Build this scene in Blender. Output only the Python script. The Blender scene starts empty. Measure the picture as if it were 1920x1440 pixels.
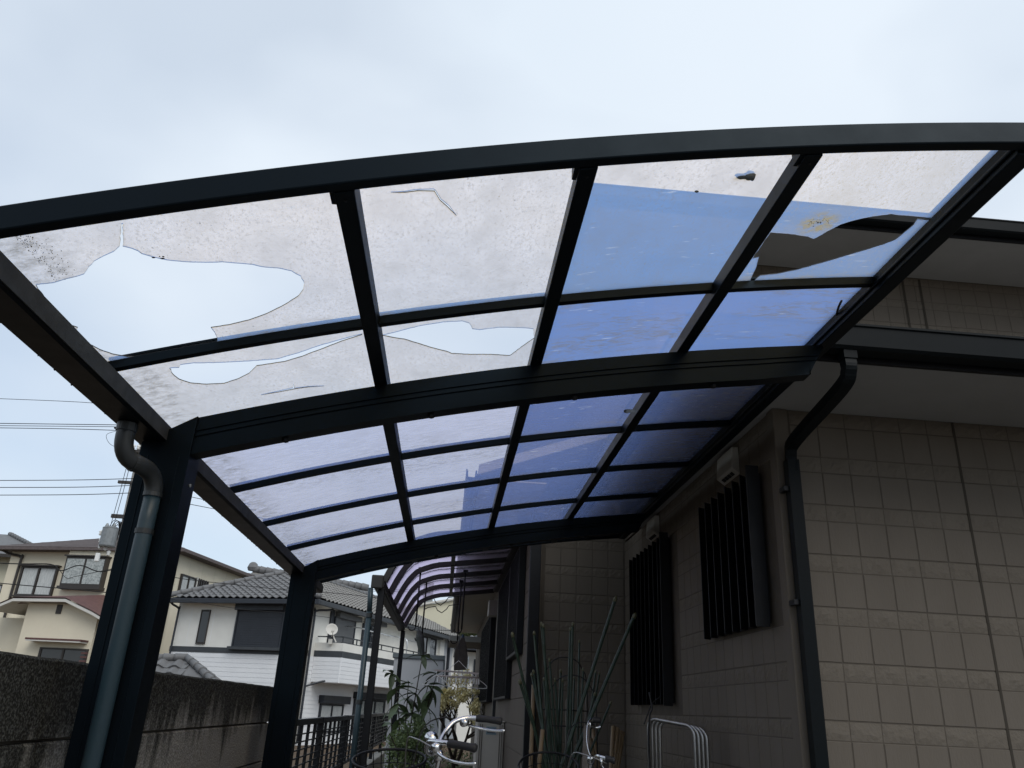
import bpy, math, random
import numpy as np
from mathutils import Vector, Matrix
from mathutils.geometry import delaunay_2d_cdt

scene = bpy.context.scene
C = scene.collection
H = 1.25                                   # eye height above the ground; heights below are metres above ground

# ------------------------------------------------------------------ camera
def camera_matrix(yaw, pitch, roll, loc):
    f = Vector((math.sin(yaw)*math.cos(pitch), math.cos(yaw)*math.cos(pitch), math.sin(pitch)))
    r = Vector((math.cos(yaw), -math.sin(yaw), 0)); u = r.cross(f)
    r2 = r*math.cos(roll)+u*math.sin(roll); u2 = -r*math.sin(roll)+u*math.cos(roll)
    m = Matrix((( r2.x, u2.x, -f.x, loc[0]), (r2.y, u2.y, -f.y, loc[1]), (r2.z, u2.z, -f.z, loc[2]), (0, 0, 0, 1)))
    return m
cam_data = bpy.data.cameras.new('camera'); cam = bpy.data.objects.new('camera', cam_data); C.objects.link(cam)
cam_data.sensor_width = 36.0; cam_data.lens = 27.5625; cam_data.clip_start = 0.05; cam_data.clip_end = 3000
cam.matrix_world = camera_matrix(math.radians(3.564), math.radians(22.681), math.radians(2.903), (0, 0, H))
scene.camera = cam

# ------------------------------------------------------------------ sky and sun (thin overcast, soft sun behind the camera)
SUN_EL, SUN_AZ = math.radians(43), math.radians(152)      # azimuth from +Y towards +X
world = bpy.data.worlds.new('World'); scene.world = world; world.use_nodes = True
nt = world.node_tree; nt.nodes.clear()
def wn(t, **k):
    n = nt.nodes.new(t)
    for a, b in k.items(): setattr(n, a, b)
    return n
sky = wn('ShaderNodeTexSky', sky_type='NISHITA', sun_disc=False, sun_elevation=SUN_EL, sun_rotation=SUN_AZ, air_density=1.0, dust_density=1.0)
tc = wn('ShaderNodeTexCoord')
mp = wn('ShaderNodeMapping'); mp.inputs['Scale'].default_value = (1.0, 1.0, 1.9); mp.inputs['Location'].default_value = (2.2, 0.9, 1.4)
nz = wn('ShaderNodeTexNoise'); nz.inputs['Scale'].default_value = 1.7; nz.inputs['Detail'].default_value = 4; nz.inputs['Roughness'].default_value = .45; nz.inputs['Distortion'].default_value = .2
cr = wn('ShaderNodeValToRGB'); cr.color_ramp.elements[0].position = .36; cr.color_ramp.elements[0].color = (.0, .0, .0, 1); cr.color_ramp.elements[1].position = .64; cr.color_ramp.elements[1].color = (1, 1, 1, 1)
nz2 = wn('ShaderNodeTexNoise'); nz2.inputs['Scale'].default_value = 1.9; nz2.inputs['Detail'].default_value = 3
cl = wn('ShaderNodeMixRGB'); cl.inputs[1].default_value = (6.5, 7.45, 8.5, 1); cl.inputs[2].default_value = (8.0, 8.7, 9.5, 1)
mx = wn('ShaderNodeMixRGB'); bg = wn('ShaderNodeBackground'); bg.inputs['Strength'].default_value = .1
out = wn('ShaderNodeOutputWorld')
L = nt.links.new
L(tc.outputs['Generated'], mp.inputs['Vector']); L(mp.outputs[0], nz.inputs['Vector']); L(tc.outputs['Generated'], nz2.inputs['Vector'])
L(nz.outputs['Fac'], cr.inputs[0]); L(nz2.outputs['Fac'], cl.inputs[0])
sep = wn('ShaderNodeSeparateXYZ'); L(tc.outputs['Generated'], sep.inputs[0])
deck = wn('ShaderNodeValToRGB')                                  # cloud deck: closed overhead, thinner lower down, haze at the horizon
for p_, v_ in ((.0, .66), (.13, .34), (.28, .0), (.46, .68), (.78, .80)):
    e_ = deck.color_ramp.elements[0] if p_ == 0 else deck.color_ramp.elements[1] if p_ == .78 else deck.color_ramp.elements.new(p_)
    e_.position = p_; e_.color = (v_, v_, v_, 1)
L(sep.outputs['Z'], deck.inputs[0])
cf = wn('ShaderNodeMath', operation='MULTIPLY_ADD', use_clamp=True); cf.inputs[1].default_value = .26; L(cr.outputs[0], cf.inputs[0]); L(deck.outputs[0], cf.inputs[2])
L(cf.outputs[0], mx.inputs[0]); hs = wn('ShaderNodeHueSaturation'); hs.inputs['Saturation'].default_value = 1.5; hs.inputs['Value'].default_value = 1.12; L(sky.outputs[0], hs.inputs['Color']); L(hs.outputs[0], mx.inputs[1]); L(cl.outputs[0], mx.inputs[2])
L(mx.outputs[0], bg.inputs['Color']); L(bg.outputs[0], out.inputs[0])
sd = bpy.data.lights.new('sun', 'SUN'); sun = bpy.data.objects.new('sun', sd); C.objects.link(sun)
sd.energy = 1.5; sd.angle = math.radians(40); sd.color = (1, .97, .92)
sun.rotation_euler = Vector((math.sin(SUN_AZ)*math.cos(SUN_EL), math.cos(SUN_AZ)*math.cos(SUN_EL), math.sin(SUN_EL))).to_track_quat('Z', 'Y').to_euler()
sun.location = (0, 0, 30)
vs = scene.view_settings; vs.view_transform = 'Standard'; vs.look = 'None'; vs.gamma = 1; vs.exposure = 0.12; vs.use_curve_mapping = False
cy = scene.cycles; cy.use_denoising = True; cy.transparent_max_bounces = 24; cy.max_bounces = 8; cy.diffuse_bounces = 4; cy.transmission_bounces = 8
cy.sample_clamp_indirect = 6

# ------------------------------------------------------------------ materials
M = {}
def mat(name, col, rough=.6, metal=0., spec=.5, noise=None, bump=None, col2=None, stretch=(1, 1, 1), coat=0.):
    m = bpy.data.materials.new(name); m.use_nodes = True; t = m.node_tree; b = t.nodes['Principled BSDF']
    b.inputs['Base Color'].default_value = (*col, 1); b.inputs['Roughness'].default_value = rough; b.inputs['Metallic'].default_value = metal
    b.inputs['Specular IOR Level'].default_value = spec; b.inputs['Coat Weight'].default_value = coat
    if noise or bump:
        g = t.nodes.new('ShaderNodeNewGeometry'); mp = t.nodes.new('ShaderNodeMapping'); mp.inputs['Scale'].default_value = stretch
        t.links.new(g.outputs['Position'], mp.inputs['Vector'])
    if noise:
        n = t.nodes.new('ShaderNodeTexNoise'); n.inputs['Scale'].default_value = noise[0]; n.inputs['Detail'].default_value = 8; n.inputs['Roughness'].default_value = .65
        r = t.nodes.new('ShaderNodeValToRGB'); r.color_ramp.elements[0].position = .5-noise[1]; r.color_ramp.elements[1].position = .5+noise[1]
        c2 = col2 or tuple(c*.55 for c in col)
        r.color_ramp.elements[0].color = (*c2, 1); r.color_ramp.elements[1].color = (*col, 1)
        t.links.new(mp.outputs[0], n.inputs['Vector']); t.links.new(n.outputs['Fac'], r.inputs[0]); t.links.new(r.outputs[0], b.inputs['Base Color'])
        rr = t.nodes.new('ShaderNodeMapRange'); rr.inputs['To Min'].default_value = min(1, rough+.12); rr.inputs['To Max'].default_value = max(0, rough-.08)
        t.links.new(n.outputs['Fac'], rr.inputs[0]); t.links.new(rr.outputs[0], b.inputs['Roughness'])
    if bump:
        n = t.nodes.new('ShaderNodeTexNoise'); n.inputs['Scale'].default_value = bump[0]; n.inputs['Detail'].default_value = 6
        bp = t.nodes.new('ShaderNodeBump'); bp.inputs['Strength'].default_value = bump[1]; bp.inputs['Distance'].default_value = bump[2] if len(bump) > 2 else .004
        t.links.new(mp.outputs[0], n.inputs['Vector']); t.links.new(n.outputs['Fac'], bp.inputs['Height']); t.links.new(bp.outputs[0], b.inputs['Normal'])
    M[name] = m; return m
mat('bronze', (.0020, .0032, .0048), .40, 0, .12, noise=(9, .28), col2=(.0013, .0019, .0028), bump=(160, .12, .001))
M['bronze'].node_tree.nodes['Principled BSDF'].inputs['Specular Tint'].default_value = (.55, .80, 1, 1)
mat('bronze_lit', (.045, .047, .049), .6, 0, .25, noise=(14, .3), col2=(.012, .013, .0145), bump=(120, .2, .001))  # paler bronze: light on the gutter's inner face, put into the colour
mat('teal_pipe', (.022, .042, .054), .38, 0, .4, noise=(5, .35), col2=(.014, .029, .038))
mat('pipe_dark', (.014, .017, .019), .45, 0, .5, noise=(12, .3), col2=(.008, .010, .011))
mat('siding', (.118, .101, .083), .8, 0, .25, noise=(3.4, .38), col2=(.096, .082, .067), bump=(110, .5, .003), stretch=(1, 1, .22))
mat('siding_rough', (.120, .103, .084), .82, 0, .25, noise=(5, .45), col2=(.104, .089, .072), bump=(60, .7, .006))
mat('sealant', (.045, .039, .032), .9, 0, .1)
mat('joint', (.100, .085, .069), .9, 0, .2, noise=(6, .4))
mat('soffit', (.24, .237, .228), .8, 0, .3, noise=(1.5, .4), col2=(.175, .172, .165))
mat('gutter', (.0030, .0048, .0060), .42, 0, .09, noise=(4, .35), col2=(.003, .0045, .0055))
mat('black_metal', (.0045, .005, .007), .5, 0, .25, noise=(20, .35), col2=(.003, .0035, .005))
mat('black_rubber', (.012, .012, .014), .6, 0, .4, bump=(220, .25, .001))
mat('vent_white', (.36, .345, .31), .6, 0, .4, noise=(8, .4), col2=(.29, .275, .25))
mat('chrome', (.78, .79, .80), .14, 1, .5, noise=(40, .35), col2=(.55, .56, .57))
mat('dull_steel', (.42, .42, .41), .34, 1, .5, noise=(30, .35), col2=(.26, .25, .24))
mat('glass_dark', (.02, .022, .025), .06, 0, .6)
mat('curtain', (.62, .64, .63), .9, 0, .2, noise=(5, .25), col2=(.30, .32, .32), stretch=(9, 9, 1))
mat('curtain_lace', (.50, .53, .52), .9, 0, .2, noise=(14, .2), col2=(.16, .18, .18))
mat('frame_brown', (.035, .030, .027), .5, 0, .4)
mat('cream_stucco', (.72, .66, .52), .9, 0, .2, noise=(1.1, .35), col2=(.62, .56, .44), bump=(60, .3, .004))
mat('cream_far', (.62, .59, .46), .9, 0, .2, noise=(.5, .4), col2=(.52, .49, .38))
mat('white_wall', (.80, .79, .74), .8, 0, .3, noise=(1.0, .4), col2=(.61, .60, .56))
mat('white_siding', (.78, .79, .80), .7, 0, .3, noise=(2, .4), col2=(.68, .69, .71))
mat('dark_band', (.055, .062, .070), .6, 0, .4, noise=(3, .4))
mat('shutter', (.020, .025, .035), .5, 0, .5, noise=(3, .4), col2=(.014, .017, .024))
mat('shutter_grey', (.10, .105, .11), .55, 0, .5)
mat('tile_grey', (.17, .17, .172), .62, 0, .4, noise=(6, .35), col2=(.10, .10, .103), bump=(50, .3, .004))
mat('tile_pale', (.26, .25, .235), .7, 0, .35, noise=(5, .35), col2=(.15, .145, .135))
mat('slate_brown', (.15, .125, .12), .8, 0, .3, noise=(9, .22), col2=(.075, .06, .06), stretch=(1, 1, 3))
mat('roof_slate', (.30, .29, .28), .8, 0, .3, noise=(5, .3), col2=(.22, .21, .20))
mat('red_roof', (.125, .058, .052), .6, 0, .4, noise=(6, .3), col2=(.075, .036, .034))
mat('white_paint', (.62, .61, .57), .7, 0, .3, noise=(4, .4), col2=(.5, .48, .44))
mat('grey_render', (.46, .47, .49), .85, 0, .2, noise=(1.4, .4), col2=(.40, .41, .43))
mat('cap_grey', (.13, .15, .16), .7, 0, .3)
mat('aluminium', (.62, .63, .64), .3, 1, .5)
mat('porcelain', (.75, .75, .73), .3, 0, .5)
mat('galvanised', (.27, .29, .30), .5, .3, .5, noise=(10, .3))
mat('pole_concrete', (.30, .29, .27), .9, 0, .2, noise=(4, .3))
mat('cable', (.012, .012, .013), .6, 0, .3)
mat('soil', (.13, .095, .065), .95, 0, .1, noise=(1.3, .3), col2=(.075, .055, .04), bump=(9, .7, .05))
mat('paving', (.28, .275, .265), .9, 0, .2, noise=(2.2, .4), col2=(.22, .215, .205), bump=(40, .4, .006))
mat('green_stake', (.016, .036, .021), .42, 0, .4, noise=(30, .35), col2=(.010, .022, .014), bump=(120, .3, .001))
mat('stake_tip', (.085, .085, .045), .5, 0, .4)
mat('bamboo', (.20, .14, .075), .55, 0, .4, noise=(18, .35), col2=(.11, .075, .04), stretch=(1, 1, .3))
mat('weathered_wood', (.17, .15, .13), .85, 0, .2, noise=(22, .3), col2=(.09, .08, .07), stretch=(3, 3, .3))
mat('leaf', (.12, .17, .075), .42, 0, .5, noise=(8, .3), col2=(.065, .10, .045))
mat('leaf_bright', (.15, .20, .075), .5, 0, .4, noise=(7, .25), col2=(.05, .085, .03))
mat('leaf_tree', (.075, .085, .03), .6, 0, .3, noise=(2.2, .25), col2=(.03, .042, .016))
mat('bark', (.055, .042, .033), .85, 0, .2, noise=(20, .3), bump=(60, .5, .004))
mat('blossom', (.88, .80, .48), .7, 0, .3, noise=(9, .3), col2=(.62, .52, .24))
mat('ac_beige', (.48, .45, .40), .55, 0, .4, noise=(2, .4), col2=(.42, .39, .34))
mat('label_blue', (.20, .27, .31), .5)
mat('label_ink', (.03, .05, .07), .5)
mat('laundry_pink', (.48, .41, .39), .5, 0, .4)
mat('laundry_white', (.85, .85, .83), .5, 0, .4)
mat('cloth_brown', (.12, .11, .095), .9, 0, .2, noise=(12, .3))
mat('cloth_blue', (.05, .09, .14), .8)
mat('umbrella', (.10, .115, .105), .7, 0, .3, noise=(9, .3))
mat('mortar_lump', (.17, .19, .20), .9, 0, .2, noise=(40, .3), bump=(60, .8, .006))
mat('moss', (.10, .075, .03), .95, 0, .1, noise=(60, .3), col2=(.04, .03, .015), bump=(80, .9, .006))
mat('pane_edge', (.03, .03, .032), .5)
mat('dirt', (.035, .028, .02), .95, 0, .1, bump=(90, .8, .004))
mat('terrace_trim', (.016, .015, .0135), .5, 0, .4)

def concrete_wall():
    """Old cast planks: black algae running down from the top of each plank, pale aggregate showing through."""
    m = mat('old_concrete', (.17, .16, .145), .95, 0, .1); t = m.node_tree; b = t.nodes['Principled BSDF']; n = t.nodes.new; l = t.links.new
    g = n('ShaderNodeNewGeometry'); sx = n('ShaderNodeSeparateXYZ'); l(g.outputs['Position'], sx.inputs[0])
    mp = n('ShaderNodeMapping'); mp.inputs['Scale'].default_value = (1, 1, .16); l(g.outputs['Position'], mp.inputs[0])
    st = n('ShaderNodeTexNoise'); st.inputs['Scale'].default_value = 11; st.inputs['Detail'].default_value = 8; l(mp.outputs[0], st.inputs['Vector'])
    fine = n('ShaderNodeTexNoise'); fine.inputs['Scale'].default_value = 120; fine.inputs['Detail'].default_value = 6; l(g.outputs['Position'], fine.inputs['Vector'])
    big = n('ShaderNodeTexNoise'); big.inputs['Scale'].default_value = 1.1; big.inputs['Detail'].default_value = 3; l(g.outputs['Position'], big.inputs['Vector'])
    zr = n('ShaderNodeMapRange'); zr.inputs['From Min'].default_value = .86; zr.inputs['From Max'].default_value = 1.34; l(sx.outputs['Z'], zr.inputs[0])
    a = n('ShaderNodeMath'); a.operation = 'MULTIPLY_ADD'; a.inputs[1].default_value = .75; l(zr.outputs[0], a.inputs[0]); l(st.outputs['Fac'], a.inputs[2])
    a2 = n('ShaderNodeMath'); a2.operation = 'MULTIPLY_ADD'; a2.inputs[1].default_value = -.75; l(big.outputs['Fac'], a2.inputs[0]); l(a.outputs[0], a2.inputs[2])
    yr = n('ShaderNodeMapRange'); yr.inputs['From Min'].default_value = 2.2; yr.inputs['From Max'].default_value = 4.2; yr.inputs['To Min'].default_value = .20; yr.inputs['To Max'].default_value = 0; l(sx.outputs['Y'], yr.inputs[0])
    a3 = n('ShaderNodeMath'); a3.operation = 'ADD'; l(a2.outputs[0], a3.inputs[0]); l(yr.outputs[0], a3.inputs[1])
    r1 = n('ShaderNodeMapRange'); r1.inputs['From Min'].default_value = .36; r1.inputs['From Max'].default_value = .62; l(a3.outputs[0], r1.inputs[0])
    rf = n('ShaderNodeValToRGB'); rf.color_ramp.elements[0].position = .42; rf.color_ramp.elements[0].color = (.13, .122, .108, 1); rf.color_ramp.elements[1].position = .66; rf.color_ramp.elements[1].color = (.30, .29, .26, 1); l(fine.outputs['Fac'], rf.inputs[0])
    rd = n('ShaderNodeValToRGB'); rd.color_ramp.elements[0].position = .45; rd.color_ramp.elements[0].color = (.016, .015, .013, 1); rd.color_ramp.elements[1].position = .72; rd.color_ramp.elements[1].color = (.10, .10, .088, 1); l(fine.outputs['Fac'], rd.inputs[0])
    mx = n('ShaderNodeMixRGB'); l(r1.outputs[0], mx.inputs[0]); l(rf.outputs[0], mx.inputs[1]); l(rd.outputs[0], mx.inputs[2]); l(mx.outputs[0], b.inputs['Base Color'])
    bp = n('ShaderNodeBump'); bp.inputs['Strength'].default_value = .9; bp.inputs['Distance'].default_value = .006; l(fine.outputs['Fac'], bp.inputs['Height']); l(bp.outputs[0], b.inputs['Normal'])
concrete_wall()

def poly_sheet(name, T, S, kind):
    """Weathered polycarbonate: clear part (T), fine haze that scatters sky light through (S), dirt film and specks."""
    m = bpy.data.materials.new(name); m.use_nodes = True; t = m.node_tree; t.nodes.clear(); n = t.nodes.new; l = t.links.new
    g = n('ShaderNodeNewGeometry'); P = g.outputs['Position']
    def noise(scale, stretch, lo, hi, det=6, rough=.6, dist=0.):
        mp = n('ShaderNodeMapping'); mp.inputs['Scale'].default_value = stretch; l(P, mp.inputs[0])
        x = n('ShaderNodeTexNoise'); x.inputs['Scale'].default_value = scale; x.inputs['Detail'].default_value = det; x.inputs['Roughness'].default_value = rough; x.inputs['Distortion'].default_value = dist
        l(mp.outputs[0], x.inputs['Vector']); r = n('ShaderNodeMapRange'); r.inputs['From Min'].default_value = lo; r.inputs['From Max'].default_value = hi; l(x.outputs['Fac'], r.inputs[0]); return r.outputs[0]
    def mul(a, k):
        x = n('ShaderNodeMath'); x.operation = 'MULTIPLY'; l(a, x.inputs[0])
        if isinstance(k, float): x.inputs[1].default_value = k
        else: l(k, x.inputs[1])
        return x.outputs[0]
    def mx(a, b):
        x = n('ShaderNodeMath'); x.operation = 'MAXIMUM'; l(a, x.inputs[0]); l(b, x.inputs[1]); return x.outputs[0]
    film = mx(noise(95, (1.3, .75, 1), .46, .66, 10, .78), mul(noise(7, (1.2, .8, 1), .36, .72, 8, .75), .75))
    specks = mul(noise(150, (1, .55, 1), .66, .72, 3, .5), noise(3.5, (1, 1, 1), .40, .62))
    dirt = mx(mul(film, .50), mul(specks, .85))
    if kind == 'algae':
        wav = mul(noise(17, (.8, 3.0, 1), .47, .55, 6, .65, 1.4), noise(2.6, (.5, 2.4, 1), .40, .56))
        dirt = mx(mul(dirt, .6), mul(wav, .58))
    if kind == 'streak':
        dirt = mx(mul(noise(34, (.35, 2.6, 1), .42, .70, 10, .75), .34), mul(specks, .25))
        alg = mul(noise(18, (.9, 3.0, 1), .48, .56, 6, .65, 1.2), noise(1.7, (1, 1, 1), .47, .60))
        dirt = mx(dirt, mul(alg, .45))
    if kind == 'moss':
        d = n('ShaderNodeVectorMath'); d.operation = 'DISTANCE'; l(P, d.inputs[0]); d.inputs[1].default_value = MOSS_AT
        r = n('ShaderNodeMapRange'); r.inputs['From Min'].default_value = .040; r.inputs['From Max'].default_value = .082; r.inputs['To Min'].default_value = 1; r.inputs['To Max'].default_value = 0; l(d.outputs['Value'], r.inputs[0])
        dirt = mx(dirt, mul(mul(r.outputs[0], noise(45, (1, 1, 1), .30, .56, 8, .7)), .92))
    if kind in ('film', 'moss', 'algae', 'streak'):      # grime held back along the uphill side of every bar and in the gutter corner
        sx = n('ShaderNodeSeparateXYZ'); l(P, sx.inputs[0])
        fy = n('ShaderNodeMath'); fy.operation = 'PINGPONG'; fy.inputs[1].default_value = .3625
        sb = n('ShaderNodeMath'); sb.operation = 'SUBTRACT'; sb.inputs[1].default_value = 1.495; l(sx.outputs['Y'], sb.inputs[0]); l(sb.outputs[0], fy.inputs[0])
        rg = n('ShaderNodeMapRange'); rg.inputs['From Min'].default_value = .012; rg.inputs['From Max'].default_value = .075; rg.inputs['To Min'].default_value = .75; rg.inputs['To Max'].default_value = 0; l(fy.outputs[0], rg.inputs[0])
        rx = n('ShaderNodeMapRange'); rx.inputs['From Min'].default_value = -1.0; rx.inputs['From Max'].default_value = -.88; rx.inputs['To Min'].default_value = .85; rx.inputs['To Max'].default_value = 0; l(sx.outputs['X'], rx.inputs[0])
        dirt = mx(dirt, mul(mx(rg.outputs[0], rx.outputs[0]), noise(30, (.6, 1, 1), .40, .68, 9, .75)))
    scr = mul(mul(noise(55, (.12, 1.3, 1), .66, .72, 2, .5, .4), noise(5, (1, 1, 1), .48, .60)), .55)
    tr = n('ShaderNodeBsdfTransparent'); tr.inputs[0].default_value = (*T, 1)
    tl = n('ShaderNodeBsdfTranslucent'); tl.inputs[0].default_value = (*S, 1)
    ad = n('ShaderNodeAddShader'); l(tr.outputs[0], ad.inputs[0]); l(tl.outputs[0], ad.inputs[1])
    ws = n('ShaderNodeBsdfTranslucent'); ws.inputs[0].default_value = (.75, .78, .82, 1); ms = n('ShaderNodeMixShader'); l(scr, ms.inputs[0]); l(ad.outputs[0], ms.inputs[1]); l(ws.outputs[0], ms.inputs[2]); ad = ms
    dk = n('ShaderNodeBsdfDiffuse'); dk.inputs[0].default_value = (.10, .09, .08, 1) if kind != 'moss' else (.20, .15, .08, 1)
    dt = n('ShaderNodeBsdfTranslucent'); dt.inputs[0].default_value = (.20, .19, .18, 1) if kind != 'moss' else (.34, .28, .16, 1)
    dd = n('ShaderNodeAddShader'); l(dk.outputs[0], dd.inputs[0]); l(dt.outputs[0], dd.inputs[1])
    m1 = n('ShaderNodeMixShader'); l(dirt, m1.inputs[0]); l(ad.outputs[0], m1.inputs[1]); l(dd.outputs[0], m1.inputs[2])
    gl = n('ShaderNodeBsdfGlossy'); gl.inputs['Roughness'].default_value = .10; gl.inputs[0].default_value = (.9, .9, .9, 1)
    lw = n('ShaderNodeFresnel'); lw.inputs['IOR'].default_value = 1.42
    m2 = n('ShaderNodeMixShader'); l(lw.outputs[0], m2.inputs[0]); l(m1.outputs[0], m2.inputs[1]); l(gl.outputs[0], m2.inputs[2])
    o = n('ShaderNodeOutputMaterial'); l(m2.outputs[0], o.inputs[0]); M[name] = m
MOSS_AT = (1.0026, 1.889, 1.144+.227*1.0026-.043*1.0026**2+.052+H)
PT, PS = (.80, .56, .24), (.19, .31, .555)
poly_sheet('sheet', PT, PS, 'film'); poly_sheet('sheet_algae', PT, (.165, .27, .56), 'algae'); poly_sheet('sheet_streak', (.70, .58, .42), (.125, .185, .41), 'streak'); poly_sheet('sheet_moss', PT, PS, 'moss')
poly_sheet('sheet_purple', (.50, .42, .53), (.25, .21, .30), 'streak')
def clear_skin():
    m = bpy.data.materials.new('sheet_top'); m.use_nodes = True; t = m.node_tree; t.nodes.clear(); n = t.nodes.new
    a = n('ShaderNodeBsdfTransparent'); a.inputs[0].default_value = (.98, .98, .98, 1); o = n('ShaderNodeOutputMaterial'); t.links.new(a.outputs[0], o.inputs[0]); M['sheet_top'] = m
clear_skin()

# ------------------------------------------------------------------ mesh helpers
def world_loc(o):
    v = Vector((0, 0, 0))
    while o is not None: v = v+Vector(o.location); o = o.parent
    return v
class MB:
    """Collects shapes (world metres) and links them as one mesh object."""
    def __init__(s): s.v, s.f, s.m = [], [], []
    def add(s, vs, fs, mi=0):
        b = len(s.v); s.v.extend([tuple(p) for p in vs]); s.f.extend([tuple(i+b for i in f) for f in fs]); s.m.extend([mi]*len(fs)); return s
    def box(s, x0, x1, y0, y1, z0, z1, mi=0):
        return s.add([(x, y, z) for z in (z0, z1) for y in (y0, y1) for x in (x0, x1)], [(0, 2, 3, 1), (4, 5, 7, 6), (0, 1, 5, 4), (2, 6, 7, 3), (0, 4, 6, 2), (1, 3, 7, 5)], mi)
    def obox(s, o, u, n, u0, u1, d0, d1, z0, z1, mi=0):
        vs = [(o[0]+u[0]*a+n[0]*d, o[1]+u[1]*a+n[1]*d, z) for z in (z0, z1) for d in (d0, d1) for a in (u0, u1)]
        return s.add(vs, [(0, 2, 3, 1), (4, 5, 7, 6), (0, 1, 5, 4), (2, 6, 7, 3), (0, 4, 6, 2), (1, 3, 7, 5)], mi)
    def hexa(s, p, mi=0):
        return s.add(p, [(0, 2, 3, 1), (4, 5, 7, 6), (0, 1, 5, 4), (2, 6, 7, 3), (0, 4, 6, 2), (1, 3, 7, 5)], mi)
    def tube(s, pts, r, n=8, mi=0, caps=True):
        pts = [Vector(p) for p in pts]; k = len(pts); rs = r if isinstance(r, (list, tuple)) else [r]*k
        ref = None; vs = []
        for i, p in enumerate(pts):
            d = (pts[min(i+1, k-1)]-pts[max(i-1, 0)]).normalized()
            if ref is None: ref = d.orthogonal().normalized()
            ref = (ref-d*ref.dot(d)).normalized(); b = d.cross(ref)
            for j in range(n):
                a = 2*math.pi*j/n; vs.append(p+(ref*math.cos(a)+b*math.sin(a))*rs[i])
        fs = [(i*n+j, i*n+(j+1) % n, (i+1)*n+(j+1) % n, (i+1)*n+j) for i in range(k-1) for j in range(n)]
        if caps: fs += [tuple(range(n))[::-1], tuple((k-1)*n+j for j in range(n))]
        return s.add(vs, fs, mi)
    def bar(s, a, b, w, h, mi=0):
        a, b = Vector(a), Vector(b); d = (b-a).normalized(); up = Vector((0, 0, 1)) if abs(d.z) < .95 else Vector((0, 1, 0))
        x = d.cross(up).normalized()*w/2; y = x.cross(d).normalized()*h/2
        return s.add([p+i*x+j*y for p in (a, b) for j in (-1, 1) for i in (-1, 1)], [(0, 1, 3, 2), (4, 6, 7, 5), (0, 4, 5, 1), (2, 3, 7, 6), (0, 2, 6, 4), (1, 5, 7, 3)], mi)
    def lathe(s, c, prof, n=16, mi=0, axis=None):
        c = Vector(c); q = Vector(axis).to_track_quat('Z', 'Y') if axis else None; vs = []
        for r, z in prof:
            for j in range(n):
                a = 2*math.pi*j/n; v = Vector((r*math.cos(a), r*math.sin(a), z)); vs.append(c+(q @ v if q else v))
        k = len(prof); fs = [(i*n+j, i*n+(j+1) % n, (i+1)*n+(j+1) % n, (i+1)*n+j) for i in range(k-1) for j in range(n)]
        fs += [tuple(range(n))[::-1], tuple((k-1)*n+j for j in range(n))]
        return s.add(vs, fs, mi)
    def build(s, name, mats, parent=None, smooth=False, bevel=0, origin=None):
        mats = mats if isinstance(mats, (list, tuple)) else [mats]
        me = bpy.data.meshes.new(name); off = world_loc(parent) if parent else None
        if parent is None:
            a = np.array(s.v); off = Vector(origin) if origin else Vector(((a[:, 0].min()+a[:, 0].max())/2, (a[:, 1].min()+a[:, 1].max())/2, a[:, 2].min()))
        me.from_pydata([(p[0]-off[0], p[1]-off[1], p[2]-off[2]) for p in s.v], [], s.f)
        for x in mats: me.materials.append(M[x])
        me.polygons.foreach_set('material_index', s.m)
        if smooth: me.polygons.foreach_set('use_smooth', [True]*len(s.f))
        me.update(); o = bpy.data.objects.new(name, me); C.objects.link(o)
        if parent: o.parent = parent
        else: o.location = off
        if bevel:
            b = o.modifiers.new('bevel', 'BEVEL'); b.width = bevel; b.segments = 2; b.limit_method = 'ANGLE'
        return o
def tag(o, label=None, cat=None, group=None, kind=None):
    if label: o['label'] = label
    if cat: o['category'] = cat
    if group: o['group'] = group
    if kind: o['kind'] = kind
    return o
def thing(name, label, cat, loc=(0, 0, 0), group=None):
    o = bpy.data.objects.new(name, None); C.objects.link(o); o.location = loc; o.empty_display_size = .2
    return tag(o, label, cat, group)
def inst(name, me, parent, loc, rot=None, scale=None):
    o = bpy.data.objects.new(name, me); C.objects.link(o); o.parent = parent; o.location = Vector(loc)-world_loc(parent)
    if rot is not None: o.rotation_euler = rot
    if scale is not None: o.scale = scale
    return o
def mesh_of(mb, name, mats):
    mats = mats if isinstance(mats, (list, tuple)) else [mats]
    me = bpy.data.meshes.new(name); me.from_pydata(mb.v, [], mb.f)
    for x in mats: me.materials.append(M[x])
    me.polygons.foreach_set('material_index', mb.m); me.update(); return me
def arcpts(c, r, a0, a1, n, plane):
    return [tuple(c[k]+r*(math.cos(a0+(a1-a0)*i/n)*plane[0][k]+math.sin(a0+(a1-a0)*i/n)*plane[1][k]) for k in range(3)) for i in range(n+1)]
def bez(p0, p1, p2, n=8):
    p0, p1, p2 = Vector(p0), Vector(p1), Vector(p2)
    return [p0*(1-t)**2+p1*2*t*(1-t)+p2*t*t for t in [i/n for i in range(n+1)]]
def smooth_path(pts, n=6):
    pts = [Vector(p) for p in pts]; q = [pts[0]*2-pts[1]]+pts+[pts[-1]*2-pts[-2]]; o = []
    for i in range(1, len(q)-2):
        for k in range(n):
            t = k/n; a, b, c, d = q[i-1], q[i], q[i+1], q[i+2]
            o.append(.5*((2*b)+(c-a)*t+(2*a-5*b+4*c-d)*t*t+(-a+3*b-3*c+d)*t**3))
    o.append(pts[-1]); return o

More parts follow.
